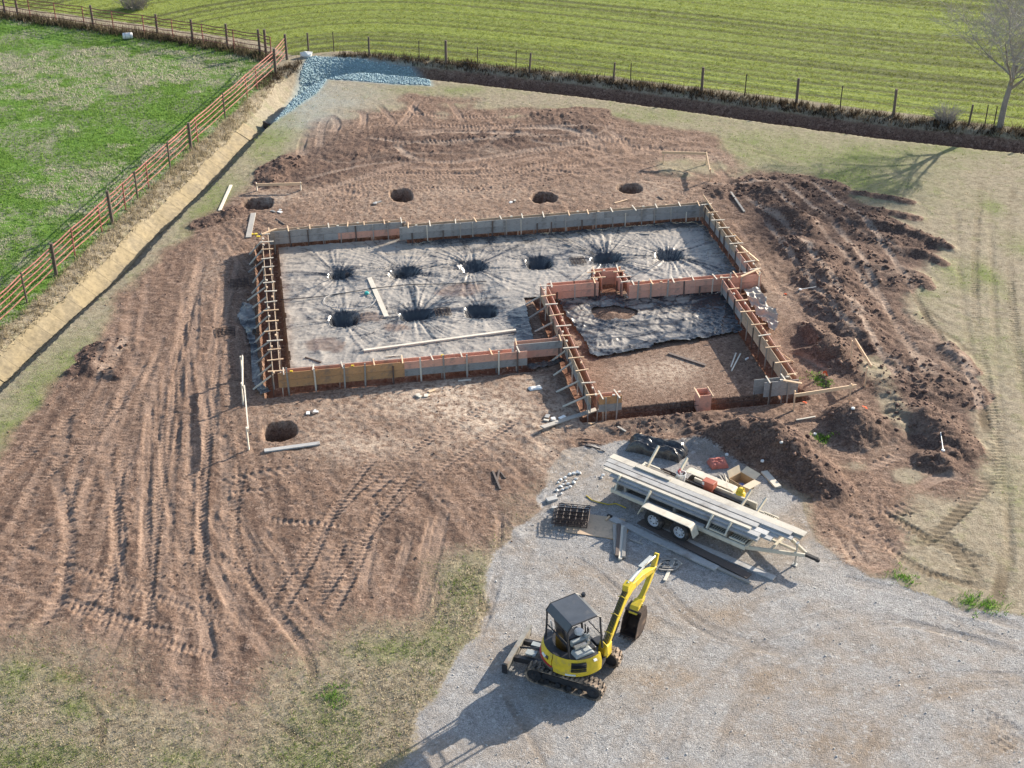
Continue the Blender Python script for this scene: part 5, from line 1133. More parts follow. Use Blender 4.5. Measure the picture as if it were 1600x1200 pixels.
# --- swing post, boom, stick, bucket (in a vertical plane swung to the left)
ba = R(59); O = MH @ Vector((.98,-.02,0)); TB = Matrix.Translation(Vector((.86,.12,0))) @ Matrix.Rotation(ba, 4, 'Z')
MB(MH).box((.78,.0,.62), (.3,.34,.34)).build('swing_bracket', 'exc_black', ex, bevel=.03)
MB(TB).box((.0,0,.72), (.3,.24,.42)).build('swing_post', 'exc_yellow', ex, bevel=.03)
BP = [(0,.82),(.5,1.38),(.98,1.78),(1.4,1.92),(2.0,1.84),(2.85,1.58)]; TH = [.13,.18,.23,.25,.2,.12]
def strip(P, Tn):
    up = []; dn = []
    for i, (x, z) in enumerate(P):
        a = P[max(i-1,0)]; b = P[min(i+1,len(P)-1)]; d = Vector((b[0]-a[0], 0, b[1]-a[1])).normalized(); nx, nz = -d.z, d.x
        up.append((x+nx*Tn[i]/2, z+nz*Tn[i]/2)); dn.append((x-nx*Tn[i]/2, z-nz*Tn[i]/2))
    return up+dn[::-1]
boom = MB(TB).prism(strip(BP, TH), -.085, .085).build('boom', 'exc_yellow', ex, bevel=.012)
for i in range(3):
    x0, z0 = ((.2,1.05),(.55,1.44),(.95,1.76))[i]; MB(TB).tube([(x0-.06,-.13,z0+.1),(x0-.12,0,z0+.2),(x0-.06,.13,z0+.1)], .014, 6).build('hose_clamp', 'exc_yellow', boom)
hs = MB(TB)
for y in (-.06,-.02,.02,.06): hs.tube([(-.12,y,.95),(.1,y,1.2),(.42,y,1.5),(.85,y,1.88),(1.2,y,2.08),(1.5,y,2.12)], .014, 5)
hs.build('hoses', 'exc_black', boom)
MB(TB).prism([(1.02,1.95),(1.06,2.16),(1.26,2.2),(1.36,2.05)], -.09, .09).build('cylinder_lug', 'exc_yellow', boom)
ac = MB(TB).cyl((1.18,0,2.14), (2.12,0,2.12), .06, None, 10).build('arm_cylinder', 'exc_grey', ex, smooth=True); MB(TB).cyl((2.12,0,2.12), (2.95,0,1.93), .034, None, 8).build('rod', 'exc_steel', ac, smooth=True)
MB(TB).box((2.3,.0,2.17), (.75,.12,.02), Matrix.Rotation(.16, 3, 'Y')).build('rod_guard', 'exc_grey', ac)
bc = MB(TB).cyl((.28,0,.78), (.7,0,1.2), .065, None, 10).build('boom_cylinder', 'exc_black', ex, smooth=True); MB(TB).cyl((.7,0,1.2), (1.15,0,1.66), .036, None, 8).build('rod', 'exc_steel', bc, smooth=True)
SP = [(3.03,1.98),(2.84,1.58),(2.45,1.22),(1.95,.88)]; stick = MB(TB).prism(strip(SP, [.09,.2,.16,.1]), -.065, .065).build('stick', 'exc_yellow', ex, bevel=.01)
kc = MB(TB).cyl((3.0,0,1.72), (2.66,0,1.24), .05, None, 10).build('bucket_cylinder', 'exc_black', ex, smooth=True); MB(TB).cyl((2.66,0,1.24), (2.22,0,.95), .03, None, 8).build('rod', 'exc_steel', kc, smooth=True)
MB(TB).prism([(1.9,1.02),(1.86,.92),(2.14,.9),(2.22,1.04)], -.1, .1).prism([(1.6,.78),(1.72,.98),(2.0,1.04),(1.96,.78)], -.13, .13).build('bucket_link', 'exc_yellow', ex, bevel=.01)
bk = MB(TB); bp_ = [(1.98,.86),(2.06,.6),(2.0,.3),(1.82,.1),(1.58,.05),(1.34,.12)]; bi = [(x+dx, z+dz) for (x, z), (dx, dz) in zip(bp_, [(-.05,0),(-.05,0),(-.05,.02),(-.02,.05),(0,.05),(.02,.04)])]
bk.prism(bp_+bi[::-1], -.25, .25)
for s in (-.25, .23): bk.prism(bp_+[(1.5,.62),(1.7,.86)], s, s+.02)
bk.prism([(1.62,.84),(1.66,.88),(2.0,.9),(2.0,.84)], -.25, .25)
bu = bk.build('bucket', 'bucket_steel', ex)
for k in range(4): MB(TB).prism([(1.36,.09),(1.36,.15),(1.22,.13)], -.235+k*.14, -.19+k*.14).build('tooth', 'bucket_steel', bu)
MB(TB).cyl((1.95,-.16,.92), (1.95,.16,.92), .04, None, 8).cyl((2.84,-.12,1.6), (2.84,.12,1.6), .05, None, 10).build('pivot_pin', 'exc_steel', ex)
# ================================================================== TRAILER WITH LUMBER
simple('trailer_cream', (.62,.57,.46), .5, .12, 4, dirt=((.32,.25,.18), .6, 3, .52)); simple('tyre', (.025,.025,.026), .85, .3, 8, dirt=((.2,.16,.13), .5, 5, .5))
simple('rim_white', (.60,.62,.66), .4, .1, 6, metal=.3); simple('deck_wood', (.20,.185,.165), .85, .3, 5, stretch=WG, objrand=.25)
simple('lumber_grey', (.38,.375,.365), .75, .28, 4, stretch=WG, objrand=.3, bump=.2, dirt=((.18,.15,.13), .6, 1.6, .5)); simple('lumber_cream', (.50,.46,.385), .7, .2, 4, stretch=WG, objrand=.12, bump=.15, dirt=((.3,.26,.22), .7, 1.6, .5))
simple('cardboard', (.48,.34,.20), .8, .1, 6); simple('cardboard_in', (.62,.52,.38), .8, .1, 6); simple('brick_red', (.42,.115,.07), .7, .15, 6)
simple('tarp_red', (.50,.155,.115), .6, .2, 7, bump=.3); simple('glove_blue', (.20,.24,.5), .7, .2, 8)
TA = R(-38.5); tn = (3.22, 37.62); tc_, ts_ = math.cos(TA), math.sin(TA); TWd = 1.9
def TL(a, p): return (tn[0]+tc_*a-ts_*p, tn[1]+ts_*a+tc_*p)
tz = np.mean([gz(*TL(a, p)) for a in (0,2.3,4.5) for p in (-.3, 2.2)])
t = empty('utility_trailer', (tn[0], tn[1], tz), TA, 'cream painted tandem axle trailer carrying long lumber and rods', 'trailer')
ZD = .52; LT = 4.9
for p in (0, TWd): MB().beam((-.05,p,ZD-.03), (LT,p,ZD-.03), .07, .13).build('side_rail', 'trailer_cream', t, bevel=.006)
for a in (0, LT): MB().beam((a,.035,ZD-.03), (a,TWd-.035,ZD-.03), .08, .12).build('end_rail', 'trailer_cream', t, bevel=.006)
for k in range(6): MB().beam((.7+k*.72,.035,ZD-.06), (.7+k*.72,TWd-.035,ZD-.06), .05,.07).build('cross_member', 'trailer_cream', t)
for k in range(9): MB().box((LT/2, .13+k*.205, ZD+.005), (LT-.1,.19,.035)).build('deck_board', 'deck_wood', t)
for p, s in ((0,-1), (TWd,1)):
    py = p+s*.3
    for a in (1.84, 2.80):
        w = empty('wheel', (a, py, .345), 0); w.parent = t
        prof = [(.2,-.1),(.30,-.11),(.335,-.09),(.345,-.03),(.345,.03),(.335,.09),(.30,.11),(.2,.1)]
        mb = MB(Matrix.Rotation(math.pi/2, 4, 'X')).lathe(prof, 28); mb.build('tyre', 'tyre', w, smooth=True)
        rm = MB(Matrix.Rotation(math.pi/2, 4, 'X')); q = -s
        rm.lathe([(.215,q*-.1),(.215,q*.1),(.19,q*.095),(.18,q*.05),(.09,q*.045),(.085,q*.09),(.0,q*.095)], 24); rm.build('rim', 'rim_white', w, smooth=True)
        for k in range(8):
            an = k*math.pi/4; MB().cyl((.135*math.cos(an), s*.045, .135*math.sin(an)), (.135*math.cos(an), s*.052, .135*math.sin(an)), .026, None, 8).build('rim_hole', 'dark_rubber', w)
    fd = MB(); out = [(1.28,.40),(1.42,.73),(1.5,.75),(3.14,.75),(3.22,.73),(3.36,.40)]; inn = [(x*1.0+(.02 if x < 2.3 else -.02), z-.025) for x, z in out]
    fd.prism(out+inn[::-1], py-.16, py+.16); fd.build('fender', 'trailer_cream', t, bevel=.008)
    MB().box((2.32, p+s*.12, .42), (1.3,.05,.06)).build('axle_hanger', 'dark_rubber', t)
for a in (1.84, 2.80): MB().cyl((a,-.2,.345), (a,TWd+.2,.345), .04, None, 8).build('axle', 'dark_rubber', t)
for s, p in ((1,0), (-1,TWd)): MB().beam((LT-.2,p+s*.04,ZD-.08), (LT+1.55,TWd/2-s*.05,ZD-.1), .06, .12).build('tongue_beam', 'trailer_cream', t, bevel=.005)
MB().beam((LT+.62,.42,ZD-.08), (LT+.62,TWd-.42,ZD-.08), .08,.07).build('tongue_cross_bar', 'trailer_cream', t)
MB().beam((LT+.05,TWd/2,ZD-.09), (LT+1.25,TWd/2,ZD-.1), .07,.08).build('tongue_spine', 'trailer_cream', t)
MB().box((LT+1.72,TWd/2,ZD-.1), (.42,.1,.09)).lathe([(0,.05),(.07,.03),(.075,-.05),(.0,-.07)], 10, (LT+1.95,TWd/2,ZD-.1)).build('coupler', 'dark_rubber', t)
MB().cyl((LT+1.3,TWd/2-.12,ZD+.25), (LT+1.3,TWd/2-.12,-.02), .032, None, 8).box((LT+1.3,TWd/2-.12,0.0), (.16,.16,.03)).box((LT+1.3,TWd/2-.12,ZD+.28), (.06,.14,.05)).build('jack', 'exc_steel', t)
# slanted stake posts and lattice ramps at the front
for (a, p0, z0, p1, z1) in [(.35,TWd+.2,1.25,TWd-.45,.75),(1.45,TWd+.2,1.25,TWd-.45,.75),(1.35,.15,.98,-.32,.45),(.12,.25,1.0,.0,.5),(3.55,.3,.95,-.02,.62),(4.2,.3,.95,-.02,.62),(3.9,TWd+.1,1.1,TWd-.5,.8),(4.45,TWd+.05,1.05,TWd-.5,.8)]:
    MB().beam((a,p0,z0), (a,p1,z1), .13, .05, up=(1,0,0)).build('stake_post', 'trailer_cream', t, bevel=.005)
for a0, a1, p0, p1 in [(3.6,4.15,.06,.36),(4.3,4.85,.06,.36),(4.5,5.0,1.5,1.85)]:
    rp = MB().beam((a0,p0,ZD+.08), (a1,p0,ZD+.08), .05,.05).beam((a0,p1,ZD+.08), (a1,p1,ZD+.08), .05,.05).build('ramp_frame', 'trailer_cream', t)
    for k in range(7): MB().beam((a0+.04+(a1-a0-.08)*k/6,p0+.025,ZD+.08), (a0+.04+(a1-a0-.08)*k/6,p1-.025,ZD+.08), .025,.03).build('ramp_slat', 'trailer_cream', rp)
MB().box((3.05,TWd-.02,ZD+.16), (2.3,.06,.22)).build('side_board', 'trailer_cream', t)
for a in (.45, 2.3, 4.2): MB().beam((a,.05,ZD+.14), (a,1.45,ZD+.14), .09, .23).build('bolster', 'deck_wood', t)
# lumber: each plank a thing of its own
LAX = R(-37.2)
def lumber(i, p, a0, a1, z, w, th, mat, label, skew=0., name='lumber_plank', grp='lumber planks stacked on the trailer'):
    x, y = TL(0, p); c, s = math.cos(LAX+skew), math.sin(LAX+skew); L = a1-a0; mid = (a0+a1)/2
    o = MB().box((0,0,0), (L,w,th)).build(name, mat, loc=(x+c*mid, y+s*mid, tz+z)); o.rotation_euler = (0,0,LAX+skew); return tag(o, label, 'lumber', grp)
zb = ZD+.255+.03; k = 0
rows = [ # p, a0, a1, layer, width, thick, mat, label
 (.16,-.05,5.2,0,.24,.06,'lumber_grey','grey lumber plank at the wheel side edge of the bottom trailer layer'),
 (.42,-.1,5.5,0,.24,.06,'lumber_grey','grey lumber plank second from the wheel side in the bottom trailer layer'),
 (.68,-.2,5.6,0,.24,.06,'lumber_grey','grey lumber plank in the middle of the bottom trailer layer'),
 (.94,-.1,5.7,0,.24,.06,'lumber_grey','grey lumber plank below the wide cream plank on the trailer'),
 (1.2,-.1,5.9,0,.24,.06,'lumber_cream','cream lumber plank at the bottom beside the steel rods on the trailer'),
 (.26,-.25,5.15,1,.2,.05,'lumber_grey','narrow grey lumber plank in the second trailer layer by the wheels'),
 (.50,-.35,5.3,1,.22,.05,'lumber_grey','pale worn lumber plank in the middle of the second trailer layer'),
 (.74,-.45,6.0,1,.22,.05,'lumber_grey','grey lumber plank sticking out past the rear in the second layer'),
 (1.0,-.5,6.2,1,.26,.05,'lumber_cream','cream lumber plank of the second layer reaching over the tongue'),
 (.34,-.55,4.8,2,.12,.05,'lumber_cream','narrow cream lumber strip on top of the trailer stack'),
 (.58,-.7,4.9,2,.2,.05,'lumber_grey','bluish grey lumber plank lying on top beside the cream strip'),
 (.82,-.75,5.9,2,.2,.05,'lumber_grey','grey lumber plank on top with a dark gap along it'),
 (1.08,-.8,6.25,2,.27,.05,'lumber_cream','wide cream lumber plank on top of the stack, longest on the trailer')]
for p, a0, a1, ly, w, th, mt, lb in rows: lumber(k, p, a0, a1, zb+ly*.058, w, th, mt, lb, rf.uniform(-.006,.006)); k += 1
lumber(k, 1.02, .2, 1.5, zb+3*.058-.002, .14, .04, 'lumber_cream', 'short cream board lying on top of the lumber stack')
lumber(k, .0, .35, 3.4, ZD+.05, .14, .04, 'lumber_grey', 'grey board lying on the trailer deck over the wheels')
# steel rods on the far half of the bed
rd = random.Random(31)
for k in range(26):
    p = rd.uniform(1.42,1.82); a0 = rd.uniform(.2,1.2); a1 = rd.uniform(2.6,4.1); z = ZD+.05+rd.uniform(0,.16)
    x, y = TL(a0, p); x2, y2 = TL(a1, p+rd.uniform(-.06,.06))
    o = MB().tube([(0,0,0), (x2-x, y2-y, rd.uniform(-.02,.02))], .016, 5).build('steel_rod', rd.choice(('rebar_steel','rebar_steel','strap_steel','wire_steel')), loc=(x, y, tz+z))
    tag(o, 'thin dark steel rod in the bundle on the trailer bed', 'rod', 'steel rods bundled on the trailer')
def put(label, cat, name, u, v, zoff=0., rz=0., zabs=None):
    x, y = G(u, v, (zabs if zabs is not None else 0)); g = zabs if zabs is not None else gz(x, y)
    if zabs is None: x, y = G(u, v, g); g = gz(x, y)
    return empty(name, (x, y, g+zoff), rz, label, cat)
# boxes and jugs
r_ = put('open cardboard box with raised flaps beside the trailer', 'box', 'cardboard_box', 1158, 762, 0, R(-50))
for (c, d) in [((0,-.29,.17),(.6,.015,.34)),((0,.29,.17),(.6,.015,.34)),((-.3,0,.17),(.015,.57,.34)),((.3,0,.17),(.015,.57,.34))]: MB().box(c, d).build('side', 'cardboard', r_)
MB().box((0,0,.02), (.6,.58,.015)).build('bottom', 'cardboard', r_)
MB().box((0,.42,.40), (.6,.3,.012), Matrix.Rotation(.35, 3, 'X')).build('flap', 'cardboard_in', r_); MB().box((.43,0,.36), (.3,.57,.012), Matrix.Rotation(-.1, 3, 'Y')).build('flap', 'cardboard_in', r_); MB().box((-.36,.0,.44), (.012,.57,.28), Matrix.Rotation(-.4, 3, 'Y')).build('flap', 'cardboard_in', r_)
o = MB().lathe([(0,.12),(.1,.1),(.14,.03),(.1,0),(0,0)], 9).build('work_glove', 'glove_blue', smooth=True, loc=Vector(r_.location)+Vector((0,0,.03))); tag(o, 'blue crumpled work glove inside the open cardboard box', 'glove')
j = put('yellow plastic water jug standing on the trailer side', 'jug', 'water_jug', 1156, 781, 0, 0, zabs=tz+ZD+.02)
MB().lathe([(0,0),(.15,0),(.16,.05),(.16,.26),(.13,.31),(.09,.33),(0,.33)], 16).build('body', 'yellow_plastic', j, smooth=True); MB().lathe([(0,.33),(.09,.33),(.1,.38),(.06,.46),(0,.47)], 12).build('lid', 'exc_yellow', j, smooth=True); MB().tube([(-.14,0,.28),(-.1,0,.45),(.1,0,.45),(.14,0,.28)], .015, 6).build('handle', 'yellow_plastic', j)
bk2 = put('white bucket of red handled tools on the trailer edge', 'bucket', 'tool_bucket', 1052, 737, 0, 0, zabs=tz+ZD+.45)
bk2.location.z = tz+ZD+.02; xx, yy = TL(1.55, 1.62); bk2.location.x, bk2.location.y = xx, yy
MB().lathe([(0,.01),(.13,.01),(.155,.4),(.165,.4),(.165,.42),(.145,.42),(.12,.03),(0,.03)], 18).build('pail', 'white_plastic', bk2, smooth=True)
for k in range(5): MB().tube([(rd.uniform(-.07,.07), rd.uniform(-.07,.07), .05), (rd.uniform(-.12,.12), rd.uniform(-.12,.12), rd.uniform(.42,.52))], .02, 6).build('tool_handle', rd.choice(('exc_red','exc_black','white_plastic')), bk2)
tb = empty('tool_box', (*TL(2.55,1.72), tz+ZD+.3), TA, 'small brick red box on the trailer side board', 'box')
MB().box((0,0,.1), (.42,.26,.2)).build('case', 'brick_red', tb, bevel=.01); MB().box((-.16,-.133,.11), (.08,.01,.12)).build('sticker', 'white_plastic', tb); MB().box((.19,0,.2), (.02,.24,.03)).build('lid_edge', 'ply_pink', tb)
MB().box((0,0,-.115), (.3,.2,.23)).build('crate_base', 'brick_red', tb)
def crumple(name, label, cat, u, v, sx, sy, sz, mat, seed, rz=0., n=22, zoff=0.):
    x, y = G(u, v); x, y = G(u, v, gz(x, y)); V = []; F = []
    gx, gy = np.meshgrid(np.linspace(-1,1,n), np.linspace(-1,1,n)); e = np.clip(1-np.maximum(np.abs(gx), np.abs(gy))**4, 0, 1)
    zz = sz*e**.6*(.45+.9*ridge(gx*1.2, gy*1.2, 1.6, seed, 3)*.8)+.01; xx = gx*sx/2*(1+.25*fbm(gx, gy, 1.5, seed+3, 2)); yy = gy*sy/2*(1+.3*fbm(gx, gy, 1.5, seed+5, 2))
    c, s = math.cos(rz), math.sin(rz); wx = x+xx*c-yy*s; wy = y+xx*s+yy*c; wz = gzv(wx, wy)+zz+zoff
    Vv = np.stack([wx-x, wy-y, wz-gz(x, y)], -1).reshape(-1, 3); i = np.arange(n*n).reshape(n, n); q = np.stack([i[:-1,:-1], i[:-1,1:], i[1:,1:], i[1:,:-1]], -1).reshape(-1, 4)
    o = np_mesh(name, Vv, q, M(mat), {'dust_shade': np.tile((.3,0,0,1), (n*n, 1))}, smooth=True); o.location = (x, y, gz(x, y)); return tag(o, label, cat)
crumple('plastic_bundle', 'bulky roll of black plastic film heaped behind the trailer', 'plastic bundle', 1026, 705, 2.0, .8, .42, 'poly_black', 41, R(-22), 34)
crumple('folded_tarp', 'small folded red tarp lying on the gravel', 'tarp', 1122, 726, .62, .5, .22, 'tarp_red', 44, R(10))
crumple('plastic_scrap', 'crumpled pale plastic scrap lying on the dirt before the stepped wall', 'scrap', 836, 608, .5, .25, .08, 'white_plastic', 47, .3, 12)
# ================================================================== LOOSE PLANKS
def plank(label, u1, v1, u2, v2, w=.15, th=.04, mat='wood_pale', z1=None, z2=None, name='loose_plank', cat='plank', grp=None, lift=0.):
    def gp(u, v, zz):
        if zz is not None: return (*G(u, v, zz), zz)
        x, y = G(u, v, 0); 
        for _ in range(3): x, y = G(u, v, gz(x, y))
        return (x, y, None)
    a = gp(u1, v1, z1); b = gp(u2, v2, z2)
    if a[2] is None or b[2] is None:
        ts = np.linspace(0, 1, 15); g = np.array([gz(a[0]+(b[0]-a[0])*t_, a[1]+(b[1]-a[1])*t_) for t_ in ts])
        za = a[2] if a[2] is not None else np.percentile(g[:5], 70)+th/2; zb_ = b[2] if b[2] is not None else np.percentile(g[-5:], 70)+th/2
        up = max(0, float(np.percentile(g+th/2-(za+(zb_-za)*ts), 80))) if (z1 is None and z2 is None) else 0
        za += up+lift; zb_ += up+lift
    else: za, zb_ = a[2], b[2]
    A = Vector((a[0], a[1], za)); Bv = Vector((b[0], b[1], zb_)); c = (A+Bv)/2; d = Bv-A; L = d.length
    o = MB().box((0,0,0), (L,w,th)).build(name, mat, loc=c, bevel=.004); o.rotation_euler = (rd.uniform(-.04,.04), -math.asin(d.z/L), math.atan2(d.y, d.x)); return tag(o, label, cat, grp)
plank('pale plank lying between the swale and the rear left hole', 361, 290, 343, 330, .14)
plank('wide grey plank leaning beside the rear left form corner', 396, 334, 388, 372, .24, .04, 'wood_grey')
plank('short dark stick on the dirt behind the rear forms', 431, 342, 445, 352, .06, .04, 'wood_dark')
plank('pale plank lying near the dark churned heap', 1142, 298, 1163, 332, .1, .05, 'wood_grey')
plank('long pale plank lying on the dusty sheet between pier holes', 577, 434, 604, 495, .2, .05, 'wood_pale', .1, .1)
plank('very long pale pole lying on the sheet near the front wall', 568, 548, 806, 516, .12, .08, 'wood_pale', .11, .11)
plank('silver grey board lying in front of the pier hole', 413, 706, 500, 694, .2, .05, 'lumber_grey')
plank('dark board on the dirt floor of the small room', 1045, 553, 1103, 572, .13, .05, 'wood_dark')
plank('long worn plank lying below the trench return corner', 847, 674, 936, 652, .2, .05, 'wood_grey')
plank('second plank angled under the long worn plank', 920, 668, 938, 656, .08, .04, 'wood_new')
plank('grey plank end lying on the gravel beside the cardboard box', 1194, 735, 1216, 763, .24, .06, 'wood_pale')
plank('long grey plank lying on the gravel in front of the trailer wheels', 955, 812, 1120, 890, .26, .06, 'lumber_grey')
plank('dark stained plank lying between trailer wheels and long grey plank', 1000, 815, 1170, 902, .3, .05, 'wood_dark')
plank('grey plank beneath the dark stained plank tip', 1030, 828, 1210, 905, .22, .05, 'lumber_grey')
plank('tan ended plank lying closest to the trailer tongue', 1120, 865, 1182, 893, .2, .05, 'wood_grey')
plank('narrow board poking out toward the gravel from the plank pile', 1085, 872, 1172, 912, .1, .05, 'wood_grey')
for k, (u1, v1, u2, v2, m_, lb) in enumerate([(960,822,962,868,'wood_grey','grey short board at the plywood side of the small bundle'),(967,822,964,872,'wood_dark','dark short board in the middle of the small bundle'),(973,824,969,876,'wood_pale','pale short board of the small bundle, brightest of it'),(977,828,974,874,'wood_grey','grey short board of the small bundle beside the long plank')]):
    plank(lb, u1, v1, u2, v2, .11, .07, m_, grp='short boards bundled beside the plywood', lift=.03*(k % 2))
plank('short stick on the gravel beside the plank bundle', 983, 843, 1004, 851, .06, .04, 'wood_grey'); plank('tiny stick crossing the gravel by the bundle', 998, 848, 1003, 840, .05, .03, 'wood_grey')
plank('flat stake lying across the tangle of webbing straps', 1038, 908, 1055, 874, .09, .04, 'wood_pale'); plank('short pale stick near the webbing straps', 1056, 875, 1065, 882, .06, .03, 'wood_pale')
plank('pale lath on the dirt heap near the batter board', 1244, 657, 1274, 652, .06, .03, 'wood_pale')
plank('dark fallen board across the soil slope', 770, 737, 782, 765, .07, .04, 'wood_dark'); plank('second dark stick crossing the fallen board', 780, 735, 776, 757, .06, .04, 'wood_dark'); plank('short dark twig by the fallen boards', 782, 738, 790, 748, .05, .03, 'wood_dark')
plank('thin board lying along the foot of the front forms', 716, 596, 736, 594, .08, .03, 'wood_pale')
plank('short grey stick lying on the sheet near the front wall', 477, 558, 502, 566, .06, .04, 'wood_dark', .1, .1); plank('narrow lath on the sheet beside the long pole', 602, 557, 628, 555, .05, .03, 'wood_pale', .1, .1)
plank('short grey stick on the sheet below the rear wall', 994, 364, 1015, 366, .05, .03, 'wood_grey', .1, .1)
plank('upright lath propped in the small room beside the wall', 1142, 574, 1150, 552, .05, .03, 'wood_pale'); plank('second lath crossing the propped lath in the small room', 1143, 580, 1157, 553, .05, .03, 'wood_pale')
plank('thin tan lath on the dirt beyond the rear forms', 960, 318, 980, 312, .07, .03, 'wood_new'); plank('brown stick lying behind the rear forms', 1028, 307, 1036, 312, .05, .03, 'wood_dark')
plank('splintered lath on the soil below the trench', 965, 668, 978, 675, .07, .03, 'wood_grey'); plank('thin stick across the soil near the black plastic roll', 985, 688, 1003, 677, .05, .03, 'wood_new')
for k, (u1,v1,u2,v2) in enumerate([(908,695,940,700),(905,699,938,706),(915,702,945,710),(902,690,930,693)]):
    a = G(u1, v1); b = G(u2, v2); za = gz(*a)+.02; zb_ = gz(*b)+.02
    o = MB().tube([(0,0,0), ((b[0]-a[0])/2+.03, (b[1]-a[1])/2, (zb_-za)/2+.02), (b[0]-a[0], b[1]-a[1], zb_-za)], .015, 5).build('rebar_rod', 'rebar_steel', loc=(a[0], a[1], za)); tag(o, 'dark reinforcing rod lying on the gravel edge below the trench', 'rod', 'rods lying on the gravel edge')
# plywood with wire mesh chairs
px_, py_ = G(930,828); pz = gz(px_, py_)+.03
pl = MB().box((0,0,0), (1.75,1.1,.02)).build('plywood_sheet', 'ply_tan', loc=(px_, py_, pz), rotz=R(-13)); tag(pl, 'brown plywood sheet under the dark wire mesh stack', 'plywood')
o = MB().box((0,0,0), (1.6,.9,.018)).build('plywood_sheet', 'ply_orange', loc=(px_+.22, py_-.12, pz-.022), rotz=R(-20)); tag(o, 'second plywood sheet peeking out below the top one', 'plywood')
def mesh_grid(label, x, y, z, sx, sy, nx_, ny_, rz, r=.012, name='rebar_mesh', layers=1, tilt=0.):
    root = empty(name, (x, y, z), rz, label, 'wire mesh')
    for l in range(layers):
        dz = l*.07; ox, oy = (rd.uniform(-.08,.08), rd.uniform(-.06,.06)) if layers > 1 else (0,0)
        for i in range(nx_): MB().tube([(ox-sx/2+sx*i/(nx_-1), oy-sy/2, dz), (ox-sx/2+sx*i/(nx_-1), oy+sy/2, dz)], r, 5).build('bar', 'rebar_steel', root)
        for i in range(ny_): MB().tube([(ox-sx/2, oy-sy/2+sy*i/(ny_-1), dz+.02), (ox+sx/2, oy-sy/2+sy*i/(ny_-1), dz+.02)], r, 5).build('bar', 'rebar_steel', root)
    return root
mesh_grid('stack of dark wire mesh squares on the plywood', *G(892,820), pz+.02, 1.0, .8, 6, 5, R(-8), .014, layers=5)
for lb, u, v, z in [('small rebar mesh square on the sheet between two front pier holes', 692, 487, .12), ('small rebar mesh square on the sheet before the bump recess', 903, 407, .12)]: mesh_grid(lb, *G(u, v, z), z, .62, .62, 6, 6, BTH, .013)
for lb, u, v in [('rebar mesh square on shaded dirt beside the braced wall', 374, 443), ('rebar mesh square lying on the apron below the other', 352, 520)]:
    x, y = G(u, v); mesh_grid(lb, x, y, gz(x, y)+.03, .75, .7, 6, 6, BTH, .013)
hm = MB().tube([(0,0,0),(.12,.2,.0)], .03, 6).build('hammer', 'wood_new', loc=(px_+.35, py_+.25, pz+.04)); MB().box((.13,.22,.0), (.16,.07,.06), Matrix.Rotation(R(-30), 3, 'Z')).build('head', 'dark_rubber', hm); tag(hm, 'hammer lying on the plywood beside the mesh stack', 'hammer')
# webbing straps tangle
sb = MB(); c0 = G(1045,888); 
for k in range(9):
    pts = []; a0 = rd.uniform(0,6.28); r0 = rd.uniform(.12,.36); ox, oy = rd.uniform(-.2,.2), rd.uniform(-.15,.15)
    for i in range(12): a = a0+i*.5; pts.append((ox+r0*(1+.2*math.sin(2*a))*math.cos(a), oy+r0*.7*math.sin(a), .03+.02*math.sin(3*a)+.01*k*.5))
    for i in range(11): sb.beam(pts[i], pts[i+1], .045, .008)
o = sb.build('webbing_straps', 'wood_grey', loc=(c0[0], c0[1], gz(*c0))); tag(o, 'tangle of grey webbing straps on the gravel near the bucket arm', 'straps')
# white foam pieces
fo = [(872,760),(876,766),(880,763),(884,757),(888,762),(879,771),(885,769),(891,766),(896,760),(877,777),(870,772),(890,747),(896,746),(902,744),(906,745),(900,754),(942,748),(940,752),(868,780),(883,752),(876,755)]
for k, (u, v) in enumerate(fo):
    x, y = G(u, v); s = rd.uniform(.04,.08); V = (ICO*(1+rng.normal(0,.2,(12,1))))*np.array([s,s*.85,s*.75]); mb = MB(); mb.add([tuple(p) for p in V], [tuple(f) for f in ICF])
    o = mb.build('foam_lump', 'white_plastic', loc=(x, y, gz(x, y)+s*.5)); tag(o, 'white foam lump in the litter beside the trailer rear', 'foam lump', 'white foam lumps on the gravel')
for lb, u, v, sx, sy, sz, rz in [('grey concrete paver lying by the foam litter', 862, 787, .36,.2,.08,.4),('small pale block near the plywood', 868, 802, .26,.14,.1,-.2)]:
    x, y = G(u, v); o = MB().box((0,0,sz/2), (sx,sy,sz)).build('concrete_paver', 'concrete_block', loc=(x, y, gz(x, y)), rotz=rz, bevel=.01); tag(o, lb, 'paver')
# rope on the dark gravel by the trailer
pts = [G(u, v) for u, v in [(916,780),(924,787),(935,791),(950,794),(962,793),(972,797),(978,800)]]; z0 = gz(*pts[0])
o = MB().tube([(x-pts[0][0], y-pts[0][1], gz(x, y)-z0+.02) for x, y in pts], .016, 5).build('nylon_rope', 'yellow_plastic', loc=(*pts[0], z0)); tag(o, 'yellow nylon rope on the shaded gravel behind the trailer', 'rope')
# stakes bundle by the tarp
for k in range(9):
    a = G(1118+k*2.5+rd.uniform(-4,4), 748+rd.uniform(-3,3)); b = G(1128+k*2.8+rd.uniform(-6,6), 768+rd.uniform(-3,3)); za = gz(*a)+.02+.015*(k % 3); zb_ = gz(*b)+.02+.015*(k % 3)
    o = MB().beam((0,0,0), (b[0]-a[0], b[1]-a[1], zb_-za), .03, .03).build('form_stake', rd.choice(('wood_pale','wood_grey','wire_steel')), loc=(a[0], a[1], za)); tag(o, 'thin form stake in the loose pile beside the cardboard box', 'stake', 'loose form stakes beside the trailer')
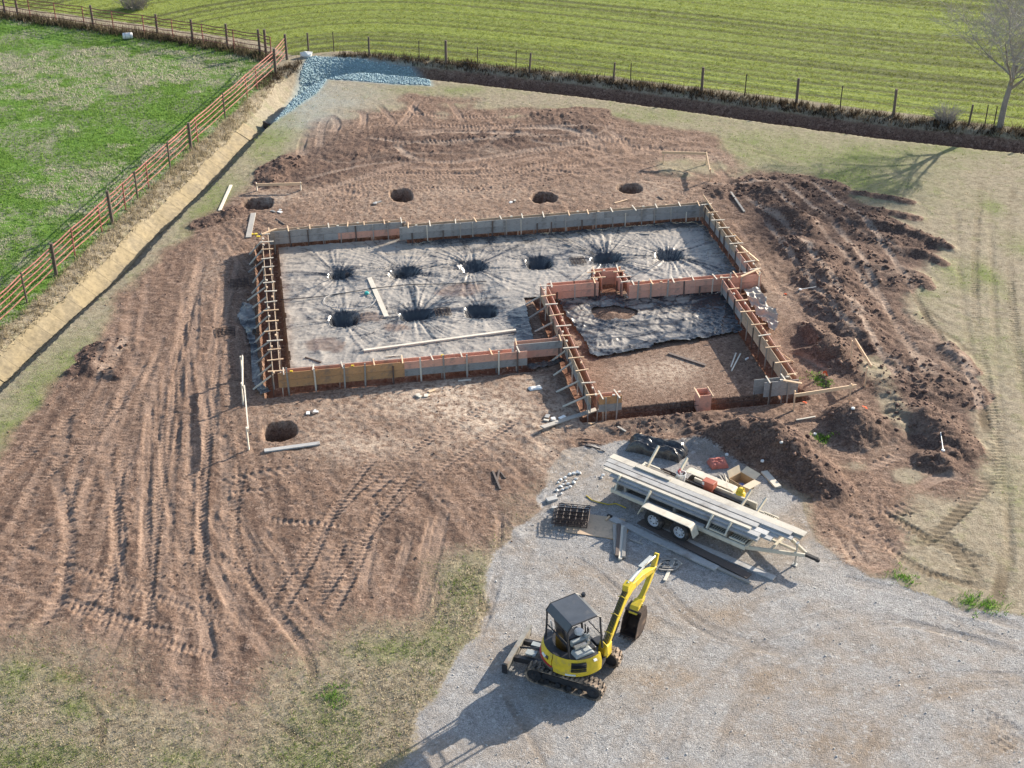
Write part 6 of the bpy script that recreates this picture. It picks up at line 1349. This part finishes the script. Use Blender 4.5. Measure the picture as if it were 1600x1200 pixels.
# ================================================================== BATTER BOARDS, MARKERS, LITTER
def batter(label, posts, boards, zt=.75, mats=('wood_new','wood_new')):
    x0, y0 = G(*posts[0]); root = empty('batter_board', (x0, y0, gz(x0, y0)), 0, label, 'batter board'); o0 = Vector(root.location)
    for u, v in posts:
        x, y = G(u, v); g = gz(x, y); x, y = G(u, v, g); g = gz(x, y)
        MB().beam(Vector((x,y,g-.2))-o0, Vector((x+rf.uniform(-.02,.02),y+.02,g+zt+.05))-o0, .085, .04, up=(1,0,0)).build('post', mats[0], root)
    for u1, v1, u2, v2, z in boards:
        a = G(u1, v1, z); b = G(u2, v2, z); MB().beam(Vector((*a, z))-o0, Vector((*b, z))-o0, .04, .13).build('board', mats[1], root)
    return root
batter('batter board on two posts in front of the grey form return', [(1240,641),(1326,630)], [(1241,618,1338,603,.72)])
batter('batter board on two posts beside the tallest dirt heap', [(1329,560),(1351,603)], [(1336,531,1362,573,.8)])
batter('pale batter boards on thin stakes beside the front pier hole', [(379,590),(380,632),(389,703)], [(379,557,379,605,.85),(382,604,388,672,.85)], .85, ('wood_pale','wood_pale'))
batter('corner batter boards standing on the tan patch behind the forms', [(1036,256),(1103,257),(1109,283)], [(1034,238,1105,240,.62),(1104,240,1109,267,.62)], .6)
batter('low batter board behind the rear left pier hole', [(402,298),(470,297)], [(400,289,472,287,.35)], .35, ('wood_pale','wood_new'))
simple('rod_white', (.7,.7,.68), .5, .05, 5)
def marker(label, u1, v1, u2, v2, name='survey_rod'):
    a = G(u1, v1); b = G(u2, v2); za = gz(*a)+.06; zb_ = gz(*b)+.06; root = empty(name, (*a, za-.06), 0, label, 'survey rod')
    MB().tube([(0,0,.06), (b[0]-a[0], b[1]-a[1], zb_-za+.06)], .016, 6).build('rod', 'rod_white', root); MB().lathe([(0,.03),(.06,.02),(.07,-.02),(0,-.03)], 10, (0,0,.06)).build('cap', 'rod_white', root)
marker('white survey rod with round cap lying on the round dirt heap', 1329, 664, 1358, 651); marker('white survey rod with round cap lying on the dark heap by the turf', 1472, 712, 1467, 690); marker('white lath pair marker lying on the berm beside the right forms', 1250, 455, 1275, 450)
for lb, u, v, s in [('orange marker ribbon stake on the green sprigs', 1289, 588, .22), ('orange marker flag lying below the batter board', 1257, 631, .18), ('orange marker tape draped over the round dirt heap', 1350, 638, .3), ('small orange marker scrap beside the silvery plastic', 1227, 459, .12)]:
    x, y = G(u, v); mb = MB(); n = 5
    for i in range(n): mb.beam((s*.6*(i/n-.5), s*.25*math.sin(i*2.1), .03+s*(.9 if 'stake' in lb else .25)*(1-abs(i-2)/3)), (s*.6*((i+1)/n-.5), s*.25*math.sin((i+1)*2.1), .03+s*(.9 if 'stake' in lb else .25)*(1-abs(i-1)/3)), .07, .012)
    o = mb.build('marker_flag', 'orange_marker', loc=(x, y, gz(x, y))); tag(o, lb, 'marker')
for lb, u, v in [('white round cleanout cap beside the green sprig', 1273, 681), ('white round cap lying on gravel by the plank end', 1190, 732), ('white plastic lid on the gravel by the red tarp', 1135, 716), ('white pebble like cap at the foot of the heap', 1217, 722)]:
    x, y = G(u, v); o = MB().lathe([(0,.04),(.05,.037),(.062,.015),(.062,-.015),(0,-.015)], 14).build('cleanout_disc', 'white_plastic', smooth=True, loc=(x, y, gz(x, y)+.02)); tag(o, lb, 'disc')
def litter(label, u, v, n, s, mats, name='scrap_heap', cat='scraps'):
    x, y = G(u, v); root = empty(name, (x, y, gz(x, y)), 0, label, cat)
    for k in range(n):
        qx, qy = rd.uniform(-s, s), rd.uniform(-s*.6, s*.6); z = gz(x+qx, y+qy)-gz(x, y)+.03
        MB().box((qx,qy,z), (rd.uniform(.1,.28), rd.uniform(.06,.16), rd.uniform(.015,.05)), Matrix.Rotation(rd.uniform(0,3), 3, 'Z')).build('scrap', rd.choice(mats), root)
litter('small heap of white and grey scraps by the long worn plank', 863, 659, 7, .35, ('white_plastic','wood_pale','lumber_grey'))
litter('grey rag and offcuts near the front pier hole', 487, 648, 4, .2, ('lumber_grey','wood_dark','white_plastic'))
litter('light scraps behind the forms near the second pier hole', 589, 318, 4, .25, ('white_plastic','lumber_grey')); litter('pale scraps behind the forms near the round hole', 801, 316, 3, .2, ('white_plastic','wood_pale'))
litter('grey scraps by the rear left form corner', 432, 331, 4, .25, ('lumber_grey','white_plastic')); litter('wood offcuts in front of the front forms', 668, 618, 5, .4, ('wood_new','wood_pale'))
litter('dark offcuts beside the rear left form corner', 402, 368, 5, .3, ('lumber_grey','exc_black','yellow_plastic'))
x, y = G(1165,563); bt = empty('drink_bottle', (x, y, gz(x, y)+.04), .5, 'small red and white bottle on the dirt of the small room', 'bottle'); MB().cyl((0,0,0), (.16,.05,0), .035, None, 8).build('body', 'white_plastic', bt); MB().cyl((.16,.05,0), (.22,.07,0), .02, None, 8).build('neck', 'exc_red', bt)
x, y = G(200,60); br_ = empty('white_barrel', (x, y, gz(x, y)), .3, 'white barrel lying on its side by the pasture back fence', 'barrel'); MB(Matrix.Translation((0,0,.2)) @ Matrix.Rotation(math.pi/2, 4, 'Y')).lathe([(0,-.3),(.17,-.3),(.2,-.26),(.19,0),(.2,.26),(.17,.3),(0,.3)], 18).build('drum', 'white_plastic', br_, smooth=True)
for a in (-.15,.15): MB(Matrix.Translation((a,0,.2)) @ Matrix.Rotation(math.pi/2, 4, 'Y')).lathe([(.2,-.02),(.212,-.01),(.212,.01),(.2,.02)], 18).build('hoop', 'lumber_grey', br_)
x, y = G(478,91); o = MB().add([tuple(p) for p in ICO*np.array([.4,.3,.25])*(1+rng.normal(0,.15,(12,1)))], [tuple(f) for f in ICF]).build('white_boulder', 'white_plastic', loc=(x, y, gz(x, y)+.12)); tag(o, 'white boulder at the top of the blue stone bend', 'boulder')
# hose and teal fitting on the sheet
hp = [(438,469),(470,468),(500,464),(540,458),(580,452),(640,446),(700,444),(760,440)]; P0 = G(*hp[0], .1)
o = MB().tube([(G(u, v, .1)[0]-P0[0], G(u, v, .1)[1]-P0[1], .02*math.sin(i*1.7)+.03) for i, (u, v) in enumerate(hp)], .018, 6).build('water_hose', 'exc_black', loc=(*P0, .1)); tag(o, 'dark water hose lying across the dusty sheet', 'hose')
cx, cy = G(546,470,.1); o = MB().tube([(1.05*math.cos(a), .75*math.sin(a), .02*math.sin(3*a)) for a in np.linspace(.4, 6.4, 30)], .014, 5).build('hose_coil', 'lumber_grey', loc=(cx, cy, .12)); tag(o, 'single loop of grey hose on the dusty sheet', 'hose')
simple('teal_plastic', (.03,.36,.33), .5, .1, 6); x, y = G(573,459,.1); o = MB().lathe([(0,.1),(.07,.09),(.1,.05),(.1,.0),(0,0)], 12).build('hose_fitting', 'teal_plastic', smooth=True, loc=(x, y, .1)); tag(o, 'small teal hose fitting beside the hose loop', 'fitting')
x, y = G(438,678); o = MB().cyl((-.35,.05,0), (.35,-.02,.02), .02, None, 6).build('level_rod', 'rod_white', loc=(x, y, gz(x, y)+.03)); tag(o, 'pale rod lying at the bottom of the front pier hole', 'rod')
